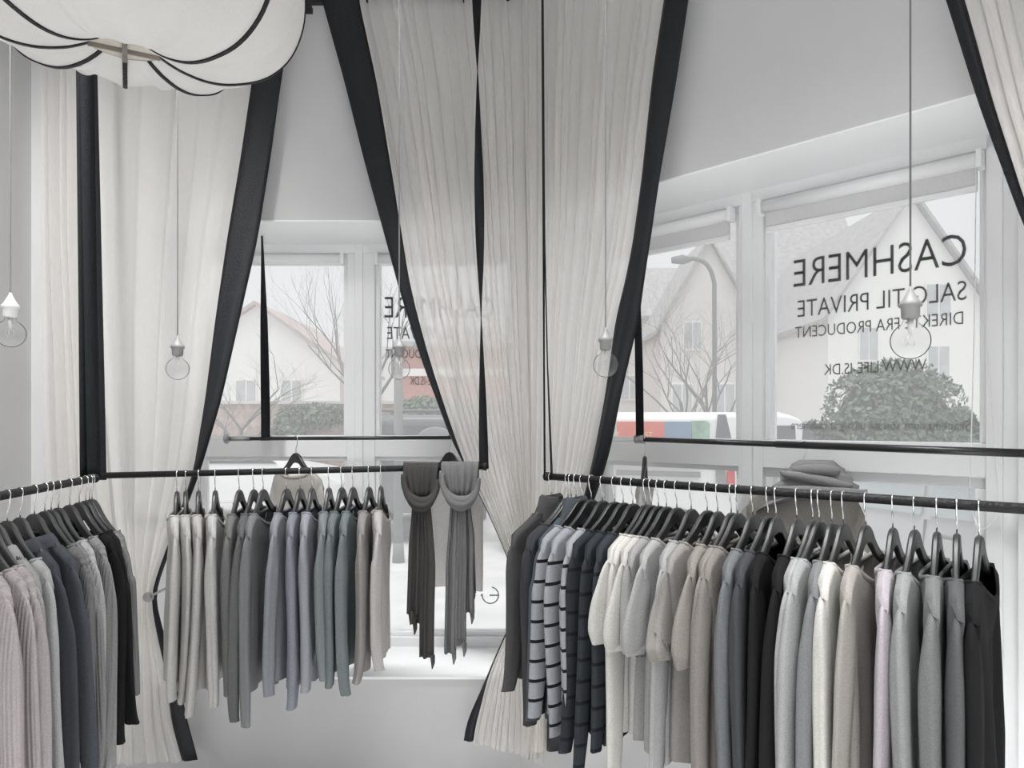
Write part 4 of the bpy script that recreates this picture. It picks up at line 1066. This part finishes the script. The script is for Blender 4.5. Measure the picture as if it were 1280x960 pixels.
# garden wall with ivy
gw = thing('garden_wall', 'low reddish garden wall seen under the birch', 'garden wall', (0, 17, GZ))
m = MB(); m.box(cw(225, 17), cw(640, 17), 0, 0.3, 0, hz(505, 17) - GZ); m.build('masonry', M['garden'], gw)
m = MB(); m.box(cw(225, 17), cw(640, 17), -0.05, 0.35, hz(505, 17) - GZ, hz(505, 17) - GZ + 0.07); m.build('coping', M['render2'], gw)
def leaves(name, label, cat, blobs, mat, count, size, seed, trunk=None):
    rnd = random.Random(seed)
    t = thing(name, label, cat, (0, 0, 0))
    m = MB(); core = MB()
    tot = sum(b_[3] * b_[4] for b_ in blobs)
    for bx, by, bz, rx, rz_, ry in blobs:
        rings = []
        for i in range(9):
            a = PI * i / 8
            rings.append([(bx + 0.9 * rx * math.sin(a) * math.cos(2 * PI * k / 14), by + 0.9 * ry * math.sin(a) * math.sin(2 * PI * k / 14), bz + 0.9 * rz_ * math.cos(a)) for k in range(14)])
        core.loft(rings, True, False)
        for _ in range(int(count * rx * rz_ / tot)):
            while True:
                d = Vector((rnd.gauss(0, 1), rnd.gauss(0, 1), rnd.gauss(0, 1)))
                if d.length > 0.1: break
            d.normalize()
            rr = 0.9 + rnd.random() * 0.14
            if name == 'clipped_hedge': d = d / (abs(d.x) ** 3.2 + abs(d.y) ** 3.2 + abs(d.z) ** 3.2) ** (1 / 3.2)
            c = Vector((bx + d.x * rx * rr, by + d.y * ry * rr, bz + d.z * rz_ * rr))
            if c.z < GZ: continue
            a = Vector((rnd.gauss(0, 1), rnd.gauss(0, 1), rnd.gauss(0, 1))).normalized(); b2 = a.cross(d + a * 0.1)
            if b2.length < 1e-3: continue
            b2.normalize(); s_ = size * rnd.uniform(0.6, 1.3)
            m.add([c - a * s_, c + b2 * s_ * 0.5, c + a * s_, c - b2 * s_ * 0.5], [(0, 1, 2, 3)])
    core.build('branches', M['twig'], t, True)
    o = m.build('foliage', mat, t); o['kind'] = 'stuff'
    return t
Yh = 14.0
leaves('clipped_hedge', 'large rounded clipped green hedge before the white gable', 'hedge',
       [(cw(1092, Yh), Yh, 0.95, 0.86, 1.66, 0.9), (cw(1148, Yh), Yh + 0.1, 0.95, 0.78, 1.60, 0.9), (cw(1118, Yh), Yh, 1.05, 0.80, 1.72, 0.9)], M['leaf'], 11000, 0.07, 1)
leaves('conifer_shrub', 'loose green conifer shrub beside the clipped hedge', 'shrub',
       [(cw(1200, Yh), Yh + 1.2, 0.9, 0.45, 1.2, 0.5), (cw(1222, Yh), Yh + 0.6, 0.6, 0.5, 1.3, 0.5), (cw(1186, Yh), Yh + 1.5, 1.6, 0.3, 0.9, 0.4)], M['leaf2'], 3600, 0.1, 2)
leaves('low_shrub', 'low dark shrub at the foot of the white house wing', 'shrub',
       [(cw(1018, 16), 16, 0.9, 0.55, 0.75, 0.5), (cw(1040, 16), 16.2, 0.6, 0.5, 0.9, 0.5)], M['leaf2'], 1200, 0.09, 3)
leaves('ivy_clump', 'green ivy clump over the reddish garden wall', 'ivy',
       [(cw(360, 16.6), 16.6, 1.2, 0.38, 0.75, 0.3), (cw(395, 16.7), 16.8, 1.75, 0.7, 0.28, 0.3)], M['ivy'], 2200, 0.07, 4)
leaves('ivy_hedge', 'green hedge below the red brick building', 'hedge', [(cw(530, 16.5), 16.6, 1.75, 0.75, 0.45, 0.4), (cw(575, 16.5), 16.6, 1.7, 0.6, 0.4, 0.4)], M['ivy'], 1800, 0.07, 5)
# bare trees
def tree(label, base, h, r0, spread, seed, lean=0.0, depth=5, upw=0.6):
    rnd = random.Random(seed)
    t = thing('bare_tree', label, 'tree', base)
    tr = MB(); br = MB()
    def grow(p, d, L, r, lev):
        n = 4; pts = [p]; rs = [r]
        for k in range(n):
            d = (d + Vector((rnd.gauss(0, 0.09), rnd.gauss(0, 0.09), rnd.gauss(0, 0.05)))).normalized()
            p = p + d * (L / n); pts.append(p); rs.append(r * (1 - 0.45 * (k + 1) / n))
        (tr if lev == 0 else br).tube(pts, rs, 6 if lev < 2 else 4, caps=False)
        if lev >= depth: return
        for k in range(3 if lev else 6):
            i = rnd.choice([2, 3, 4, 4]) if lev else rnd.choice([2, 3, 3, 4, 4])
            q = pts[i]
            az = rnd.uniform(0, 2 * PI)
            nd = (d * 0.7 + Vector((math.cos(az), math.sin(az), 0)) * spread + Vector((0, 0, upw * rnd.random()))).normalized()
            grow(q, nd, L * rnd.uniform(0.55, 0.8), rs[i] * rnd.uniform(0.5, 0.75), lev + 1)
    grow(Vector((0, 0, 0)), Vector((lean, 0, 1)).normalized(), h, r0, 0)
    tr.build('trunk', M['bark'], t, True); br.build('branches', M['bark'], t, True)
tree('bare birch with upright branches before the white far house', (cw(440, 12), 12, GZ), 2.2, 0.085, 0.45, 8, -0.03, 5, 0.9)
tree('bare bushy tree before the wide clay roof', (cw(295, 15), 15, GZ), 1.6, 0.07, 0.7, 9, 0, 5, 0.4)
tree('bare tree with spreading branches above the delivery van', (cw(868, 15), 15, GZ), 2.2, 0.06, 0.7, 10, 0.0, 6, 0.5)
tree('thin bare tree before the small far house', (cw(905, 18), 18, GZ), 2.4, 0.08, 0.55, 12, 0, 5, 0.6)
# street lamp and post
t = thing('street_lamp', 'tall curved street lamp behind the delivery van', 'street lamp', (cw(893, 16), 16, GZ))
m = MB(); zt_ = hz(330, 16) - GZ
m.tube(smooth_path([Vector((0, 0, 0)), Vector((0, 0, zt_ - 1.0)), Vector((-0.02, 0, zt_ - 0.35)), Vector((-0.18, 0, zt_)), Vector((-0.45, 0, zt_ + 0.12)), Vector((-0.6, 0, zt_ + 0.1))], 5), 0.05, 8); m.build('pole', M['trim'], t, True)
m = MB(); m.tube([(-0.52, 0, zt_ + 0.1), (-0.7, 0, zt_ + 0.1), (-0.95, 0, zt_ + 0.08)], [0.05, 0.11, 0.07], 10, flat=0.6); m.build('lamp_head', M['trim'], t, True)
t = thing('street_post', 'thick grey post in front of the parked off-roader', 'post', (cw(498, 9), 9, GZ))
m = MB(); m.tube([(0, 0, 0), (0, 0, hz(455, 9) - GZ), (0, 0, hz(453, 9) - GZ)], [0.06, 0.055, 0.02], 12); m.build('shaft', M['trim'], t, True)
m = MB(); m.tube([(0, 0, 0), (0, 0, 0.25)], [0.08, 0.065], 12); m.build('foot', M['trim'], t, True)

# vehicles: local x forward, z up, side profile extruded with tumblehome
def vehicle(name, label, cat, loc, rz, prof, halfw, paint, windows, wheels, wr, extra=()):
    t = thing(name, label, cat, loc, rz)
    rings = []
    zm = max(p[1] for p in prof); zb = 0.55 * zm
    for yy, ins in ((-1, 0.06), (-1, 0.0), (-0.5, -0.01), (0.5, -0.01), (1, 0.0), (1, 0.06)):
        r = []
        for x, z in prof:
            tum = max(0, (z - zb) / (zm - zb)) * 0.13
            yv = yy * (halfw - tum) if abs(yy) == 1 else yy * (halfw - tum)
            if ins > 0: yv = yy * (halfw - tum + 0.0); cx_, cz_ = 0, zm * 0.5; x2, z2 = x, z
            sc_ = 1 - (0.03 if (abs(yy) == 1) else 0) - (0.02 if ins > 0 else 0)
            if ins > 0: yv = yy * (halfw - tum)
            else: yv = yv * (0.985 if abs(yy) == 1 else 1)
            r.append((x * (sc_ if abs(yy) == 1 else 1), yv, z * (sc_ if abs(yy) == 1 else 1)))
        rings.append(r)
    rings = [rings[1], rings[2], rings[3], rings[4]]
    m = MB(); m.loft(rings, True, True); m.build('body', paint, t, bevel=0.04)
    for nm, mt, pts in windows:
        for sd in (-1, 1):
            q = []
            for off in (0.012, -0.02):
                q.append([(x, sd * ((halfw - max(0, (z - zb) / (zm - zb)) * 0.13) * 0.985 + off), z) for x, z in pts])
            m = MB(); m.loft(q, True, True); m.build(nm, mt, t)
    for x in wheels:
        for sd in (-1, 1):
            m = MB(); m.tube([(x, sd * (halfw - 0.16), wr), (x, sd * (halfw + 0.0), wr)], wr, 22); wo = m.build('wheel', M['tyre'], t, True)
            m = MB(); m.tube([(x, sd * (halfw - 0.02), wr), (x, sd * (halfw + 0.012), wr)], wr * 0.6, 18); m.build('hub', M['steel'], wo, True)
    return t
# delivery van, seen from its side: its rear end points east (+X)
Yv = 9.4
xr = cw(922, Yv)
def vx(px): return xr - cw(px, Yv)        # distance forward of the tail
def vzz(py): return hz(py, Yv) - GZ
van_prof = [(0.0, 0.35), (0.0, vzz(560)), (0.06, vzz(522)), (0.2, vzz(515.5)), (2.25, vzz(515.5)), (2.4, vzz(520)), (2.7, 1.2), (3.05, 1.0), (3.15, 0.75), (3.15, 0.35)]
van = vehicle('delivery_van', 'white delivery van with red and blue side panels', 'van', (xr, Yv + 0.85, GZ), PI, van_prof, 0.85, M['carwhite'],
        [('side_panel', M['red'], [(vx(832), vzz(527)), (vx(832), vzz(579)), (2.2, vzz(579)), (2.2, vzz(527))]),
         ('side_panel', M['blue'], [(vx(866), vzz(527)), (vx(866), vzz(579)), (vx(833), vzz(579)), (vx(833), vzz(527))]),
         ('side_panel', M['green'], [(vx(890), vzz(529)), (vx(888), vzz(572)), (vx(878), vzz(579)), (vx(867), vzz(579)), (vx(867), vzz(526)), (vx(886), vzz(526))]),
         ('rub_strip', M['trim'], [(vx(876), vzz(590)), (vx(876), vzz(597)), (2.2, vzz(592)), (2.2, vzz(586))]),
         ('rear_corner_window', M['carglass'], [(vx(917), vzz(550)), (vx(897), vzz(550)), (vx(901), vzz(518)), (vx(911), vzz(518))]),
         ('tail_lamp', M['tail'], [(vx(919), vzz(607)), (vx(909), vzz(607)), (vx(910), vzz(586)), (vx(919), vzz(586))]),
         ('corner_trim', M['trim'], [(vx(909), vzz(607)), (vx(896), vzz(607)), (vx(896), vzz(576)), (vx(906), vzz(576))])], [0.75, 2.5], 0.31)
for tx, pxr in (('DET', 771), ('OST', 812)):
    o = lettering(tx, Vector((0, 0, 0)), (1, 0, 0), (0, -1, 0), 0.17, 0.075, None, M['yellow'], name='panel_lettering')
    o.parent = van; o.matrix_parent_inverse = Matrix.Identity(4)
    o.location = (vx(pxr - 12), 0.85 * 0.96 + 0.005, vzz(547)); o.rotation_euler = (0, 0, PI)
# second white van, further right
Yv2 = 11.4
van2 = vehicle('white_van', 'plain white van with dark windscreen at the foot of the hedge', 'van', (cw(1030, Yv2), Yv2 + 0.8, GZ), 0,
        [(-3.6, 0.35), (-3.6, 1.85), (-3.5, 1.92), (-0.55, 1.92), (-0.35, 1.87), (0.15, 1.2), (0.7, 1.05), (0.8, 0.8), (0.8, 0.35)], 0.8, M['carwhite'],
        [('side_window', M['carglass'], [(-0.28, 1.75), (-0.05, 1.42), (-0.05, 1.2), (-0.35, 1.2)]), ('side_window', M['carglass'], [(-0.85, 1.7), (-0.42, 1.7), (-0.42, 1.2), (-0.85, 1.2)])], [-2.8, 0.15], 0.31)
CARP = [(-2.05, 0.35), (-2.1, 0.75), (-2.0, 0.95), (-1.55, 1.02), (-1.05, 1.38), (-0.4, 1.46), (0.35, 1.42), (1.0, 1.02), (1.75, 0.88), (2.05, 0.7), (2.1, 0.35)]
def carwin(gm): return [('side_window', gm, [(-1.35, 1.05), (-0.98, 1.32), (-0.42, 1.385), (-0.42, 1.03)]), ('side_window', gm, [(-0.34, 1.03), (-0.34, 1.385), (0.28, 1.35), (0.85, 1.03)])]
# silver car parked close by the lettered window
c1 = Vector((3.32, 5.9, GZ))
dv = Vector((0.27, -0.96, 0)).normalized()
cr = vehicle('parked_car', 'silver car parked close outside the lettered window', 'car', c1 + Vector((0.55, 0.25, 0)), math.atan2(-dv.y, -dv.x), CARP, 0.86, M['carsilver'], carwin(M['paleglass']) +
        [('door_seam', M['trim'], [(-0.385, 0.4), (-0.375, 0.4), (-0.375, 1.0), (-0.385, 1.0)])], [-1.3, 1.3], 0.31)
for hx in (-0.62, 0.42):
    for sd in (-1, 1):
        m = MB(); m.tube([(hx - 0.1, sd * 0.855, 0.90), (hx - 0.06, sd * 0.885, 0.905), (hx + 0.06, sd * 0.885, 0.905), (hx + 0.1, sd * 0.855, 0.90)], 0.014, 8); m.build('door_handle', M['trim'], cr, True)
vehicle('parked_car', 'small white car at the foot of the garden wall', 'car', (cw(296, 13), 13.4, GZ), 0, CARP, 0.85, M['carwhite'], carwin(M['carglass']), [-1.3, 1.3], 0.31)
vehicle('parked_car', 'pale grey car under the conifer shrub', 'car', (cw(1115, 9.6), 9.7, GZ), PI, [(x, z * 0.96) for x, z in CARP], 0.85, M['carsilver'], carwin(M['carglass']), [-1.3, 1.3], 0.31)
jp = vehicle('off_roader', 'boxy grey off-roader with a spare wheel, behind the grey post', 'car', (cw(520, 10), 11.6, GZ), PI / 2 * 1.0,
        [(-1.3, 0.45), (-1.32, 1.0), (-1.25, 1.80), (-1.15, 1.86), (0.8, 1.86), (1.1, 1.2), (2.2, 1.1), (2.25, 0.45)], 0.86, M['cargrey'], [('side_window', M['carglass'], [(-1.1, 1.25), (-1.05, 1.7), (-0.1, 1.7), (-0.1, 1.25)])], [-0.9, 1.5], 0.36)
m = MB(); m.box(-1.335, -1.27, -0.6, 0.62, 1.22, 1.7); m.build('rear_window', M['carglass'], jp)
m = MB(); m.tube([(-1.50, -0.25, 1.36), (-1.30, -0.25, 1.36)], 0.33, 24); sw = m.build('spare_wheel', M['trim'], jp, True, bevel=0.03)
m = MB()
for yy in (-0.6, 0.6): m.tube([(-1.1, yy, 1.93), (0.7, yy, 1.93)], 0.02, 6)
for xx in (-1.0, -0.5, 0.0, 0.6): m.tube([(xx, -0.62, 1.93), (xx, 0.62, 1.93)], 0.015, 6)
m.build('roof_rack', M['trim'], jp)

# ------------------------------------------------------------------ light
w = bpy.data.worlds.new('overcast'); sc.world = w; w.use_nodes = True
bg = w.node_tree.nodes['Background']; bg.inputs[0].default_value = (0.97, 0.985, 1.0, 1); bg.inputs[1].default_value = 0.91
sun = bpy.data.lights.new('sun', 'SUN'); so = bpy.data.objects.new('sun', sun); COL.objects.link(so)
sun.energy = 2.3; sun.angle = math.radians(40); sun.color = (1, 0.99, 0.97)
so.rotation_euler = (math.radians(14), 0, math.radians(-20))
def area(name, loc, rot, sx_, sy_, en):
    l = bpy.data.lights.new(name, 'AREA'); l.shape = 'RECTANGLE'; l.size = sx_; l.size_y = sy_; l.energy = en
    o = bpy.data.objects.new(name, l); COL.objects.link(o); o.location = loc; o.rotation_euler = rot; return o
area('ceiling_fill', (0.2, -0.6, CEIL - 0.05), (0, 0, 0), 2.6, 2.0, 146).data.spread = math.radians(95)  # added fill with no fitting, lifts the room above its daylight
area('window_side_fill', (-0.75, 2.1, CEIL - 0.05), (math.radians(7), 0, 0), 1.7, 0.3, 20).data.spread = math.radians(62)  # added fill, brightens sill, lower wall and shoulders by the narrow window
area('window_side_fill', (0.60, 1.25, CEIL - 0.05), (math.radians(7), 0, math.radians(-45)), 1.9, 0.3, 19).data.spread = math.radians(62)  # matching added fill along the lettered window
sl = bpy.data.lights.new('wall_fill_spot', 'SPOT'); sl.energy = 330; sl.spot_size = math.radians(50); sl.spot_blend = 1.0; sl.shadow_soft_size = 0.25  # added fill spot, brightens the plain wall and its curtains
slo = bpy.data.objects.new('wall_fill_spot', sl); COL.objects.link(slo); slo.location = (-1.55, 0.4, CEIL - 0.2)
slo.rotation_euler = (Vector((-1.9, 3.15, 2.0)) - slo.location).to_track_quat('-Z', 'Y').to_euler()

# ------------------------------------------------------------------ view
sc.view_settings.view_transform = 'Standard'
sc.view_settings.look = 'None'
sc.view_settings.exposure = 0.0
sc.view_settings.gamma = 1.0
sc.view_settings.use_curve_mapping = False
sc.cycles.use_denoising = True
sc.cycles.max_bounces = 10
sc.cycles.transparent_max_bounces = 24
sc.cycles.transmission_bounces = 6
sc.cycles.diffuse_bounces = 5
